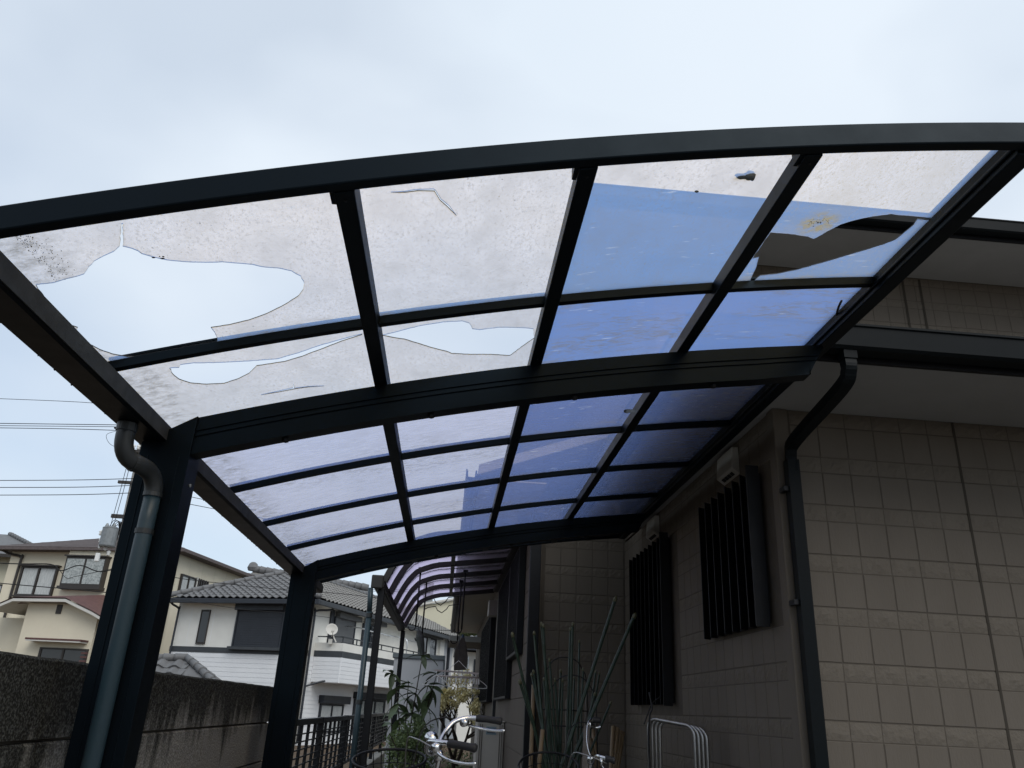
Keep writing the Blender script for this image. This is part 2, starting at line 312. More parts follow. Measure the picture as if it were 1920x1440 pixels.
# ------------------------------------------------------------------ ground
g = MB(); N = 40
g.add([(-400+800*i/N, -200+900*j/N, 0) for j in range(N+1) for i in range(N+1)], [(j*(N+1)+i, j*(N+1)+i+1, (j+1)*(N+1)+i+1, (j+1)*(N+1)+i) for j in range(N) for i in range(N)])
tag(g.build('ground', 'soil', origin=(0, 0, 0)), kind='structure')
tag(MB().box(-1.16, 4.2, -6, 3.745, -.1, .012).build('driveway', 'paving'), kind='structure')
tag(MB().box(-1.16, 1.615, 3.745, 15, -.1, .010).build('path', 'paving'), kind='structure')
# ------------------------------------------------------------------ carport
def zb(x): return -.043*x*x+.227*x+1.144+H          # underside of the roof frame, an arch across the bay
PUR = [-.309, .25, .81]; XL, XR = -1.096, 1.37
YB = [1.485, 2.228, 2.945, 3.665, 4.395, 5.125, 5.855, 6.410]
XS = lambda a, b, n: [a+(b-a)*i/n for i in range(n+1)]
def arch(mb, x0, x1, y0, y1, lo, hi, n=26, mi=0, lo1=None):
    xs = XS(x0, x1, n); vs = []
    for x in xs:
        for y, o in ((y0, lo), (y1, lo), (y1, hi), (y0, hi)): vs.append((x, y, zb(x)+o))
    fs = [(i*4+j, i*4+(j+1) % 4, i*4+4+(j+1) % 4, i*4+4+j) for i in range(n) for j in range(4)]+[(3, 2, 1, 0), (n*4, n*4+1, n*4+2, n*4+3)]
    return mb.add(vs, fs, mi)
car = thing('carport', 'dark bronze aluminium carport with arched roof of hazy broken plastic panels', 'carport', (0, 2.7, 0))
m = MB(); arch(m, XL-.03, XR+.03, 1.470, 1.502, 0, .066, 40); m.build('front_frame', 'bronze', car, bevel=.004)
m = MB(); arch(m, XL-.03, XR+.03, 6.395, 6.428, 0, .066, 40); m.build('rear_frame', 'bronze', car, bevel=.004)
for y in YB[1:-1]:
    m = MB(); arch(m, XL+.03, XR-.02, y-.013, y+.013, .022, .0495, 32); arch(m, XL+.03, XR-.02, y-.0125, y+.0125, .0565, .063, 32); m.build('glazing_bar', 'bronze', car)
for x in PUR:
    b = zb(x); sl = .227-.086*x; w = .0225
    m = MB(); m.add([(x+dx, y, b+sl*dx+dz) for y in (1.501, 6.396) for dx, dz in ((-w, -.004), (w, -.004), (w, .050), (-w, .050))], [(0, 1, 2, 3), (7, 6, 5, 4), (0, 4, 5, 1), (1, 5, 6, 2), (2, 6, 7, 3), (3, 7, 4, 0)])
    m.build('purlin', 'bronze', car, bevel=.003)
x = XR; b = zb(x)
m = MB(); m.box(x-.022, x+.030, 1.503, 6.394, b-.012, b+.072); m.box(x-.030, x-.0225, 1.503, 6.394, b+.006, b+.018); m.build('edge_rail', 'bronze', car, bevel=.004)
# eaves gutter along the post side
gx0, gx1, gz0, gz1 = -1.125, -1.012, .795+H, .905+H
m = MB(); pr = [(gx1, gz1-.055), (gx1, gz0+.004), (gx1-.010, gz0), (gx0+.012, gz0), (gx0, gz0+.012), (gx0, gz1), (gx0+.006, gz1), (gx0+.006, gz0+.014), (gx1-.006, gz0+.010), (gx1-.006, gz1-.055)]
k = len(pr); ys = XS(1.42, 6.46, 12)
m.add([(a, y, c) for y in ys for a, c in pr], [(i*k+j, i*k+(j+1) % k, (i+1)*k+(j+1) % k, (i+1)*k+j) for i in range(12) for j in range(k)]+[tuple(range(k))[::-1], tuple(12*k+j for j in range(k))])
gut = m.build('gutter', 'bronze', car)
m = MB(); m.box(gx1+.0005, gx1+.004, 1.503, 6.394, gz0+.006, gz1-.052); m.build('gutter_face', 'bronze_lit', car)  # inner face painted lighter than the gutter to look lit
rnd = random.Random(3); m = MB()
for i in range(110):                                   # dried drips and lichen along the gutter lip
    y = 1.45+4.95*rnd.random(); r = .0012+.0032*rnd.random()**3
    m.lathe((gx0+.0035+.004*rnd.random(), y, gz0+.0065-r*.55), [(r*.2, -r*.9), (r, -r*.2), (r*.9, r*.6), (r*.2, r)], 5)
tag(m.build('gutter_grime', 'dirt', car), kind='stuff')
# main arched beams with grooves, on posts
def main_beam(y):
    x0, x1, n, d = -.93, 1.375, 34, .066; m = MB(); prof = [(0, -.137), (.0, -.082), (.005, -.080), (.005, -.074), (0, -.072), (0, -.062), (.005, -.060), (.005, -.054), (0, -.052), (0, -.003), (d, -.003), (d, -.137)]
    k = len(prof); vs = []
    for i in range(n+1):
        t = i/n
        for dy, o in prof:
            x = x0+(x1-x0)*t
            if t > .97: x -= .075*(-o/.137)*(t-.97)/.03
            vs.append((x, y+dy, zb(x)+o*(1 if x < 1.1 else 1-.12*(x-1.1)/.27)))
    m.add(vs, [(i*k+j, (i+1)*k+j, (i+1)*k+(j+1) % k, i*k+(j+1) % k) for i in range(n) for j in range(k)]+[tuple(range(k)), tuple(n*k+j for j in range(k))[::-1]])
    b = m.build('main_beam', 'bronze', car)
    for x in (-.62, -.12, .40, .93):
        q = MB(); q.lathe((x, y+.028, zb(x)-.152), [(.006, 0), (.012, .003), (.012, .012), (.009, .018)], 10); q.build('bolt', 'black_metal', b)
def post(y):
    m = MB(); x0, x1 = -1.088, -.921
    m.add([(x0, y-.012, 0), (x1, y-.012, 0), (x1, y+.098, 0), (x0, y+.098, 0), (x0, y-.012, gz0-.004), (x1, y-.012, zb(x1)-.002), (x1, y+.098, zb(x1)-.002), (x0, y+.098, gz0-.004)], [(3, 2, 1, 0), (4, 5, 6, 7), (0, 1, 5, 4), (1, 2, 6, 5), (2, 3, 7, 6), (3, 0, 4, 7)])
    m.box(x0+.03, x0+.034, y-.015, y-.0121, .05, gz0-.05); m.box(x1-.034, x1-.030, y-.015, y-.0121, .05, gz0-.05)
    p = m.build('post', 'bronze', car, bevel=.006)
    MB().box(-1.16, -.85, y-.08, y+.16, .0, .035).build('base_plate', 'paving', p, bevel=.01)
    MB().lathe((x1+.0005, y+.05, .66*2.9), [(.006, 0), (.006, .004)], 8, axis=(1, 0, 0)).build('rivet', 'galvanised', p)
for y in (2.65, 5.50): main_beam(y); post(y)
# downpipe with two bends in front of the near post
path = [(-1.068, 2.455, gz0+.02), (-1.068, 2.455, gz0-.045)]+[tuple(v) for v in bez((-1.068, 2.455, gz0-.045), (-1.068, 2.458, gz0-.112), (-1.035, 2.50, gz0-.118), 8)][1:]+[tuple(v) for v in bez((-1.020, 2.535, gz0-.121), (-.999, 2.600, gz0-.126), (-.999, 2.604, gz0-.195), 8)]
m = MB(); m.tube(path, .0285, 18); dp = m.build('downpipe', 'pipe_dark', car, smooth=True)
m = MB(); m.tube([(-.999, 2.604, gz0-.19), (-.999, 2.604, gz0-.28), (-.999, 2.604, .10)], .0262, 20); m.build('pipe', 'teal_pipe', dp, smooth=True)
for pa, pb, r in (((-.999, 2.604, gz0-.186), (-.999, 2.604, gz0-.200), .0300), ((-1.068, 2.455, gz0-.004), (-1.068, 2.455, gz0-.03), .0315), ((-1.0425, 2.491, gz0-.1175), (-1.036, 2.499, gz0-.118), .0302)): MB().tube([pa, pb], r, 20).build('pipe_joint', 'pipe_dark', dp, smooth=False)
for z in (gz0-.315, gz0-1.2):
    m = MB(); m.tube([(-.999, 2.604, z-.008), (-.999, 2.604, z+.008)], .0292, 20); m.box(-1.004, -.994, 2.604, 2.64, z-.007, z+.007); m.build('clamp', 'pipe_dark', dp)
# roof panels
HOLES = {(0, 0): [[[-1.0642, 1.7612], [-1.0276, 1.7668], [-0.9972, 1.7593], [-0.9685, 1.7562], [-0.9547, 1.751], [-0.9331, 1.725], [-0.9146, 1.7068], [-0.8895, 1.691], [-0.8624, 1.68], [-0.8446, 1.6645], [-0.8111, 1.5794], [-0.8087, 1.5801], [-0.8286, 1.6403], [-0.8379, 1.6651], [-0.8233, 1.6791], [-0.8142, 1.6931], [-0.8091, 1.7076], [-0.7884, 1.7305], [-0.7658, 1.7494], [-0.7303, 1.7692], [-0.6886, 1.7848], [-0.6488, 1.7954], [-0.61, 1.8133], [-0.5828, 1.8285], [-0.5662, 1.8443], [-0.5274, 1.8631], [-0.4956, 1.8882], [-0.478, 1.9219], [-0.4736, 1.9625], [-0.4825, 1.9952], [-0.4994, 2.0262], [-0.5449, 2.0647], [-0.6006, 2.1005], [-0.654, 2.1206], [-0.7096, 2.1279], [-0.7606, 2.1272], [-0.7571, 2.1617], [-0.7612, 2.2026], [-0.772, 2.2419], [-0.7838, 2.265], [-0.8375, 2.2601], [-0.9105, 2.2517], [-0.9674, 2.2434], [-1.0109, 2.2125], [-1.0419, 2.1779], [-1.0604, 2.1378], [-1.0724, 2.096], [-1.071, 2.045], [-1.075, 2.0153], [-1.0624, 1.9962], [-1.0717, 1.9791], [-1.0775, 1.9347], [-1.0707, 1.9125], [-1.0743, 1.896], [-1.0746, 1.8714], [-1.0749, 1.838], [-1.0684, 1.813], [-1.0679, 1.7996], [-1.0672, 1.782]]], (0, 1): [[[-0.9337, 2.3387], [-0.9091, 2.3485], [-0.9017, 2.3299], [-0.8629, 2.3353], [-0.7867, 2.3663], [-0.7121, 2.3926], [-0.6283, 2.4129], [-0.5583, 2.3931], [-0.4871, 2.3622], [-0.418, 2.3424], [-0.3523, 2.3261], [-0.3523, 2.3314], [-0.4196, 2.3566], [-0.4913, 2.3923], [-0.5521, 2.424], [-0.6112, 2.442], [-0.6666, 2.4392], [-0.6967, 2.4371], [-0.7314, 2.4832], [-0.7709, 2.5098], [-0.8192, 2.5241], [-0.8709, 2.5078], [-0.9116, 2.475], [-0.9323, 2.4335], [-0.9396, 2.3855]], [[-0.731, 2.6778], [-0.6758, 2.672], [-0.6236, 2.6674], [-0.6151, 2.6346], [-0.618, 2.6702], [-0.5673, 2.6776], [-0.5177, 2.6975], [-0.5683, 2.684], [-0.6193, 2.678], [-0.6775, 2.6814]]], (1, 0): [[[-0.2179, 1.5935], [-0.186, 1.5967], [-0.1616, 1.593], [-0.1171, 1.5996], [-0.1123, 1.6045], [-0.0988, 1.6419], [-0.0798, 1.6756], [-0.0599, 1.722], [-0.084, 1.6763], [-0.1018, 1.647], [-0.1148, 1.6069], [-0.1537, 1.5985], [-0.1861, 1.5994]]], (1, 1): [[[-0.2903, 2.357], [-0.2517, 2.3494], [-0.1743, 2.3273], [-0.0918, 2.3206], [-0.0308, 2.3316], [-0.0078, 2.3529], [-0.0002, 2.3779], [0.0051, 2.3988], [0.0286, 2.4131], [0.0923, 2.4118], [0.1458, 2.4256], [0.1884, 2.4402], [0.2184, 2.4542], [0.2292, 2.5325], [0.2015, 2.5755], [0.1529, 2.664], [0.0816, 2.6342], [0.0063, 2.6114], [-0.0614, 2.5796], [-0.0796, 2.5548], [-0.1327, 2.5061], [-0.1779, 2.4567], [-0.2215, 2.4087], [-0.2643, 2.3787]]], (3, 0): [[[0.8725, 1.9277], [0.8945, 1.932], [0.9445, 1.9417], [1.0036, 1.9589], [1.0277, 1.9721], [1.0356, 1.9608], [1.0589, 1.9222], [1.0775, 1.8972], [1.1001, 1.8812], [1.1289, 1.868], [1.1567, 1.8582], [1.209, 1.8474], [1.2268, 1.852], [1.2936, 1.8618], [1.3442, 1.8693], [1.3738, 1.867], [1.4047, 1.8588], [1.4267, 1.8488], [1.4205, 1.8673], [1.3963, 1.8782], [1.3692, 1.8849], [1.3073, 1.8764], [1.3136, 1.9048], [1.3073, 1.9579], [1.3013, 1.9898], [1.276, 2.0172], [1.2364, 2.0446], [1.1546, 2.1], [1.058, 2.1556], [0.9957, 2.1804], [0.9402, 2.1885], [0.9256, 2.2468], [0.9167, 2.2078], [0.9073, 2.1387], [0.8908, 2.0674], [0.8726, 2.0755]]], (2, 2): [[[0.7479, 3.4166], [0.767, 3.4093], [0.7922, 3.4225], [0.7933, 3.4582], [0.7729, 3.4676], [0.7535, 3.4493]]]}
def inside(p, poly):
    c = False; j = len(poly)-1
    for i in range(len(poly)):
        if (poly[i][1] > p[1]) != (poly[j][1] > p[1]) and p[0] < (poly[j][0]-poly[i][0])*(p[1]-poly[i][1])/(poly[j][1]-poly[i][1])+poly[i][0]: c = not c
        j = i
    return c
COLS = [(XL+.02, PUR[0]), (PUR[0], PUR[1]), (PUR[1], PUR[2]), (PUR[2], XR-.004)]
def pane(ci, ri):
    x0, x1 = COLS[ci]; y0, y1 = YB[ri]+.002, YB[ri+1]-.002; x0 += .002; x1 -= .002
    if ri == 0: y0 = 1.503
    if ri == 6: y1 = 6.394
    nx, ny = 14, 12; bp = [(a, y0) for a in XS(x0, x1, nx)[:-1]]+[(x1, b) for b in XS(y0, y1, ny)[:-1]]+[(a, y1) for a in XS(x1, x0, nx)[:-1]]+[(x0, b) for b in XS(y1, y0, ny)[:-1]]
    pts = list(bp); eds = [(i, (i+1) % len(bp)) for i in range(len(bp))]; holes = HOLES.get((ci, ri), [])
    rr = random.Random(ci*10+ri)
    hs = []
    for hp in holes:
        h2 = []
        for i, p in enumerate(hp):                    # roughen the torn edge a little
            q = hp[(i+1) % len(hp)]; d = math.hypot(q[0]-p[0], q[1]-p[1]); n = max(1, int(d/.012)) if len(hp) > 14 else 1
            for k in range(n):
                t = k/n; h2.append((min(max(p[0]+(q[0]-p[0])*t+rr.uniform(-1, 1)*.0009, x0+.0015), x1-.0015), min(max(p[1]+(q[1]-p[1])*t+rr.uniform(-1, 1)*.0009, y0+.0015), y1-.0015)))
        hs.append(h2); b = len(pts); pts += h2; eds += [(b+i, b+(i+1) % len(h2)) for i in range(len(h2))]
    for a in XS(x0, x1, nx)[1:-1]:
        for b in XS(y0, y1, ny)[1:-1]: pts.append((a+rr.uniform(-.004, .004), b+rr.uniform(-.004, .004)))
    V, E_, F_, *_ = delaunay_2d_cdt([Vector(p) for p in pts], eds, [], 0, 1e-6)
    tri = []
    for f in F_:
        c = ((V[f[0]][0]+V[f[1]][0]+V[f[2]][0])/3, (V[f[0]][1]+V[f[1]][1]+V[f[2]][1])/3)
        if any(inside(c, h) for h in hs): continue
        tri.append(tuple(f))
    wob = lambda p: .0016*math.sin(p[0]*9+ri)*math.sin(p[1]*7+ci*2)
    m = MB(); n = len(V); t = .0028; off = .0505
    lo = [(p[0], p[1], zb(p[0])+off+abs(wob(p))) for p in V]; hi = [(a, b, c+t) for a, b, c in lo]
    up = lambda f: ((V[f[1]][0]-V[f[0]][0])*(V[f[2]][1]-V[f[0]][1])-(V[f[1]][1]-V[f[0]][1])*(V[f[2]][0]-V[f[0]][0])) > 0
    tri = [f if up(f) else f[::-1] for f in tri]
    m.add(lo, [f[::-1] for f in tri], 0); m.add(hi, tri, 1)
    cnt = {}
    for f in tri:
        for i in range(3):
            e = (f[i], f[(i+1) % 3]); cnt[e] = 1
    rim = [e for e in cnt if (e[1], e[0]) not in cnt]
    m.f += [(e[0], e[1], e[1]+n, e[0]+n) for e in rim]; m.m += [2]*len(rim)
    used = sorted({i for f in m.f for i in f}); re = {i: k for k, i in enumerate(used)}
    m.v = [m.v[i] for i in used]; m.f = [tuple(re[i] for i in f) for f in m.f]
    kind = 'sheet_moss' if (ci, ri) == (3, 0) else 'sheet' if ri == 0 or (ri == 1 and ci < 2) else 'sheet_algae' if ri == 1 else 'sheet_streak'
    o = m.build('roof_panel', [kind, 'sheet_top', 'pane_edge'], car, smooth=False)
    if hs: o['label'] = {(0, 0): 'hazy panel with a huge torn hole at the gutter corner', (0, 1): 'hazy panel with an oval hole and long slit', (1, 0): 'hazy panel with a short crack near the front frame', (1, 1): 'hazy panel with a wide jagged hole', (3, 0): 'panel with a pointed tear showing the dark eaves', (2, 2): 'bluish panel with a finger-sized hole by the purlin'}[(ci, ri)]
for ci in range(4):
    for ri in range(7): pane(ci, ri)
for x in PUR:
    for y in (1.53, 2.60, 5.45): MB().lathe((x, y, zb(x)-.0045), [(.004, 0), (.004, -.0015), (.002, -.0025)], 8).build('screw', 'black_metal', car)
    m = MB(); m.box(x-.034, x-.0235, 1.5025, 1.55, zb(x-.03)+.004, zb(x-.03)+.044); m.build('cleat', 'bronze', car)
# things lying on the roof
rx, ry = [0.6948, 1.6453]; m = MB(); rr = random.Random(5)
def lump(m, c, r, seed, n=10, sq=.7):
    q = random.Random(seed); c = Vector(c); vs = []
    for i in range(1, 6):
        a = math.pi*i/6
        for j in range(n):
            b = 2*math.pi*j/n; k = 1+q.uniform(-.16, .16); vs.append(c+Vector((r[0]*math.sin(a)*math.cos(b)*k, r[1]*math.sin(a)*math.sin(b)*k, r[2]*math.cos(a)*k)))
    b = len(vs); vs += [c+Vector((0, 0, r[2])), c-Vector((0, 0, r[2]))]
    fs = [(i*n+j, (i+1)*n+j, (i+1)*n+(j+1) % n, i*n+(j+1) % n) for i in range(4) for j in range(n)]+[(b, j, (j+1) % n) for j in range(n)]+[(b+1, 4*n+(j+1) % n, 4*n+j) for j in range(n)]
    m.add(vs, fs)
zr = zb(rx)+.0545
zr = zb(rx)+.0495; lump(m, (rx+.008, ry, zr+.003), (.017, .013, .013), 1); lump(m, (rx-.012, ry+.003, zr+.002), (.018, .008, .0075), 2)
tag(m.build('stone_lump', 'mortar_lump', smooth=True), 'small grey lump of mortar lying on the panel below the front frame', 'stone')
m = MB(); lump(m, (.575, 1.70, zb(.575)+.050), (.006, .004, .003), 7)
tag(m.build('pebble', 'mortar_lump', smooth=True), 'tiny dark pebble on the roof panel left of the mortar lump', 'stone')
tw = [[1.3153, 2.3777], [1.326, 2.4213], [1.3461, 2.4795], [1.3741, 2.547], [1.4053, 2.6146]]
m = MB(); m.tube(smooth_path([(a, b, zb(a)+.0455) for a, b in tw], 4), .0042, 7)
tag(m.build('rubber_strip', 'black_rubber', smooth=True), 'loose black rubber strip curled on the blue panel by the edge rail', 'strip')
m = MB(); m.tube(smooth_path([(1.345, 2.47, zb(1.345)+.056), (1.356, 2.474, zb(1.356)+.060), (1.350, 2.484, zb(1.35)+.056), (1.372, 2.480, zb(1.372)+.057)], 4), .0022, 6)
tag(m.build('dry_leaf', 'bamboo', smooth=True), 'curled brown dry leaf beside the black rubber strip', 'leaf')
m = MB(); rr = random.Random(11)
for i in range(40):
    a = rr.uniform(0, 6.28); r = rr.uniform(0, .032); x = 1.000+r*math.cos(a)*1.1; y = 1.880+r*math.sin(a)*.7
    if inside((x, y), HOLES[(3, 0)][0]): continue
    lump(m, (x, y, zb(x)+.0500), (rr.uniform(.0005, .0018), rr.uniform(.0005, .0016), rr.uniform(.0004, .0010)), i, 6)
tag(m.build('moss_patch', 'moss'), 'brown moss crumbs on the torn panel corner beside the hole', 'moss', kind='stuff')
m = MB(); rr = random.Random(8)
for i in range(24):
    x = -.79+rr.uniform(-.022, .022); y = 1.735+rr.uniform(-.010, .010)
    if inside((x, y), HOLES[(0, 0)][0]): continue
    lump(m, (x, y, zb(x)+.0495), (rr.uniform(.001, .005), rr.uniform(.001, .003), rr.uniform(.001, .002)), i, 6)
tag(m.build('dirt_crumbs', 'dirt'), 'black dirt crumbs stuck at the crack above the big hole', 'dirt', kind='stuff')
m = MB(); rr = random.Random(9)
for i in range(260):
    x = -1.02+abs(rr.gauss(0, .024)); y = 1.505+abs(rr.gauss(0, .15)); 
    if inside((x, y), HOLES[(0, 0)][0]): continue
    lump(m, (x, y, zb(x)+.0500), (rr.uniform(.0005, .0016), rr.uniform(.0005, .0016), rr.uniform(.0005, .0012)), i, 5)
tag(m.build('leaf_litter', 'moss'), 'brown rotted leaf litter gathered in the gutter corner of the roof', 'litter', kind='stuff')

# ------------------------------------------------------------------ the house beside the carport
XW, YF, YG, XG = 1.62, 3.75, 7.40, .78
SOF = 1.54+H
house = thing('house', 'taupe tile-sided house with dark gutters and louvred windows beside the carport', 'house', (3.6, 8, 0))
wf = MB().box(XW, 9.0, YF, YF+.15, 0, SOF-.002).build('wall', 'joint', house); wf['label'] = 'front wall with tile siding facing the driveway'
wside = MB().box(XW, XW+.15, YF+.151, YG, 0, SOF-.002).build('wall', 'joint', house); wside['label'] = 'dark side wall under the carport'
wwing = MB().box(XG, XW+.149, YG+.001, YG+.15, 0, 1.895+H).build('wall', 'joint', house); wwing['label'] = 'end wall of the rear wing'
wws = MB().box(XG, XG+.15, YG+.151, 22, 0, 1.895+H).build('wall', 'siding', house); wws['label'] = 'long side wall of the rear wing'
YU = 6.29; wup = MB().box(XW+.001, 9.0, YU, YU+.15, SOF+.02, 4.06+H).build('wall', 'joint', house); wup['label'] = 'upper storey wall'
MB().box(XW+.001, XW+.15, YU+.151, 13, SOF+.02, 4.06+H).build('wall', 'siding', house)
P_, BH = .2513, .083; Z0 = 1.205+H                      # tile course: one square row, one narrow rough row
def tile_mesh(name, w, h, mt):
    m = MB(); t, c = .0030, .0025
    a = [(-w/2, 0, -h/2), (w/2, 0, -h/2), (w/2, 0, h/2), (-w/2, 0, h/2)]; b = [(x*(1-2*c/w), -t, z*(1-2*c/h)) for x, y, z in a]
    m.add(a+b, [(4, 5, 6, 7), (0, 1, 5, 4), (1, 2, 6, 5), (2, 3, 7, 6), (3, 0, 4, 7)]); return mesh_of(m, name, mt)
def rough_mesh(k, w, h):
    q = random.Random(40+k); nx, nz = 6, 3; vs = []
    for j in range(nz+1):
        for i in range(nx+1):
            e = i in (0, nx) or j in (0, nz); vs.append((w*(i/nx-.5)+(0 if e else q.uniform(-.006, .006)), -.001 if e else -.002-q.uniform(0, .0052), h*(j/nz-.5)+(0 if e else q.uniform(-.006, .006))))
    m = MB(); m.add(vs, [(j*(nx+1)+i, j*(nx+1)+i+1, (j+1)*(nx+1)+i+1, (j+1)*(nx+1)+i) if (i+j+k) % 2 else (j*(nx+1)+i, j*(nx+1)+i+1, (j+1)*(nx+1)+i+1, (j+1)*(nx+1)+i) for j in range(nz) for i in range(nx)])
    return mesh_of(m, 'rough_tile', 'siding_rough')
TS = tile_mesh('smooth_tile', .1455, P_-BH-.005, 'siding'); TRS = [rough_mesh(k, .1455, BH-.005) for k in range(6)]; trr = random.Random(77)
cnt = {'s': 0, 'r': 0}
def lay(parent, org, u, n, ulist, zlo, zhi, rotz, single, holes=()):
    far = {0: MB(), 1: MB()}
    for uc, half in ulist:
        k = -7; TR = TRS[0]
        while True:
            zr0 = Z0+k*P_; k += 1
            if zr0 > zhi: break
            for kind, zc, hh in (('r', zr0+BH/2, BH-.009), ('s', zr0+BH+(P_-BH)/2, P_-BH-.008)):
                if zc-hh/2 < zlo or zc+hh/2 > zhi: continue
                if any(a < uc < b and c < zc < d for a, b, c, d in holes): continue
                p = (org[0]+u[0]*uc, org[1]+u[1]*uc, zc); TR = trr.choice(TRS)
                if single(uc, zc) and cnt[kind] < 300:
                    cnt[kind] += 1; inst('smooth_tile' if kind == 's' else 'rough_tile', TS if kind == 's' else TR, parent, p, (0, 0, rotz))
                else:
                    me = TS if kind == 's' else TR; R = Matrix.Rotation(rotz, 3, 'Z')
                    far[0 if kind == 's' else 1].add([Vector(p)+R @ v.co for v in me.vertices], [tuple(q.vertices) for q in me.polygons])
    for i, nm, mt in ((0, 'smooth_tiles', 'siding'), (1, 'rough_tiles', 'siding_rough')):
        if far[i].v: tag(far[i].build(nm, mt, parent), kind='stuff')
lay(wf, (0, YF), (1, 0), (0, -1), [(1.773+.15*i, .07) for i in range(24)], .02, SOF, 0, lambda u, z: u < 3.0 and z > .95)
lay(wwing, (0, YG), (1, 0), (0, -1), [(.93+.15*i, .07) for i in range(5)], .02, 1.89+H, 0, lambda u, z: z > .95)
lay(wside, (XW, 0), (0, 1), (-1, 0), [(3.90+.15*i, .07) for i in range(24)], .02, SOF, -math.pi/2, lambda u, z: z > .95, holes=((3.8, 4.8, .42+H, 1.28+H), (5.6, 6.9, .09+H, 1.3+H)))
lay(wup, (0, YU), (1, 0), (0, -1), [(1.75+.15*i, .07) for i in range(47)], SOF+.1, 4.05+H, 0, lambda u, z: 3.0 < u < 5.4 and z > 3.2+H)
lay(wws, (XG, 0), (0, 1), (-1, 0), [(7.53+.45*i, .07) for i in range(1)], .02, 1.7+H, -math.pi/2, lambda u, z: False)
# broad board joints and corner trims
MB().box(2.5915, 2.6045, YF-.0045, YF-.0005, 0, SOF-.004).build('board_joint', 'sealant', wf)
for x in (4.10, 4.27): MB().box(x, x+.022, YU-.0085, YU-.0065, SOF+.1, 4.04+H).build('board_joint', 'sealant', wup)
MB().box(3.30, 3.318, YU-.0085, YU-.0065, SOF+.1, 4.04+H).build('board_joint', 'sealant', wup)
m = MB(); m.box(XW-.012, XW+.068, YF-.012, YF-.0005, 0, SOF-.003); m.box(XW-.012, XW-.0005, YF-.0004, YF+.07, 0, SOF-.003); m.build('corner_trim', 'siding', house, bevel=.003)
m = MB(); m.box(XG-.012, XG+.045, YG-.012, YG+.0005, 0, 1.88+H); m.box(XG-.012, XG-.0005, YG+.001, YG+.06, 0, 1.88+H); m.build('corner_trim', 'siding', house, bevel=.003)
# wing side wall: long horizontal boards
for i in range(12):
    z = .13+i*.2513
    MB().box(XG-.008, XG-.0005, YG+.061, 21.9, z, z+.243).build('siding_board', 'siding', wws, bevel=.003)
# lower eaves: soffit, fascia, gutter, pent roof
ex, ey = XW-.57, 3.08
m = MB(); m.box(ex, 9.2, ey, YF+.16, SOF, SOF+.012); m.box(ex, XW+.16, YF+.161, 6.70, SOF, SOF+.012); so = m.build('soffit', 'soffit', house)
m = MB(); m.box(ex-.02, 9.2, ey-.022, ey-.0005, SOF-.03, SOF+.12); m.box(ex-.022, ex-.0005, ey, 6.70, SOF-.03, SOF+.12); m.build('fascia', 'black_metal', house)
def gutter_run(m, a, b, n, z, w=.105, h=.115):
    a, b = Vector(a), Vector(b); n = Vector(n); pr = [(0, h*.9), (0, .012), (.018, 0), (w-.02, 0), (w-.004, .012), (w, h), (w+.008, h), (w+.008, h-.010), (w-.008, h-.018), (w-.012, .02), (.02, .014), (.012, h*.9)]
    k = len(pr); m.add([p+n*d+Vector((0, 0, z+e)) for p in (a, b) for d, e in pr], [(j, (j+1) % k, k+(j+1) % k, k+j) for j in range(k)]+[tuple(range(k))[::-1], tuple(k+j for j in range(k))])
m = MB(); gutter_run(m, (ex-.13, ey-.024, 0), (9.2, ey-.024, 0), (0, -1, 0), SOF-.012); m.build('gutter', 'gutter', house)
m = MB(); gutter_run(m, (ex-.024, ey+.002, 0), (ex-.024, 6.70, 0), (-1, 0, 0), SOF-.012); m.build('gutter', 'gutter', house)
m = MB(); zz = SOF+.13; tp = zz+(YU-ey)*.36
m.add([(ex-.05, ey-.04, zz), (9.2, ey-.04, zz), (9.2, YU, tp), (XW, YU, tp), (ex-.05, YU, zz), (XW, YU, zz)], [(0, 1, 2, 3), (0, 3, 4), (0, 4, 5, 1)]); m.build('roof', 'roof_slate', house)
# downpipe from the front gutter back to the wall corner
m = MB(); px = 1.655; w = .033
def rpipe(m, pts, w, d):
    for a, b in zip(pts[:-1], pts[1:]): m.bar(a, b, w, d)
dn = MB(); dn.box(px-.030, px+.030, ey-.106, ey-.046, SOF-.050, SOF-.013); dn.tube(smooth_path([(px, ey-.075, SOF-.05), (px, ey-.07, SOF-.10), (px+.003, ey+.02, SOF-.145), (px+.006, YF-.14, SOF-.215), (px+.008, YF-.068, SOF-.265), (px+.008, YF-.062, SOF-.36)], 6), .036, 4); 
dn.box(px-.022, px+.038, YF-.090, YF-.036, .03, SOF-.30); dpo = dn.build('downpipe', 'gutter', house, bevel=.005)
for z in (SOF-.45, SOF-1.0, .9): MB().box(px-.046, px-.0225, YF-.075, YF-.013, z-.012, z+.012).build('bracket', 'black_metal', dpo)
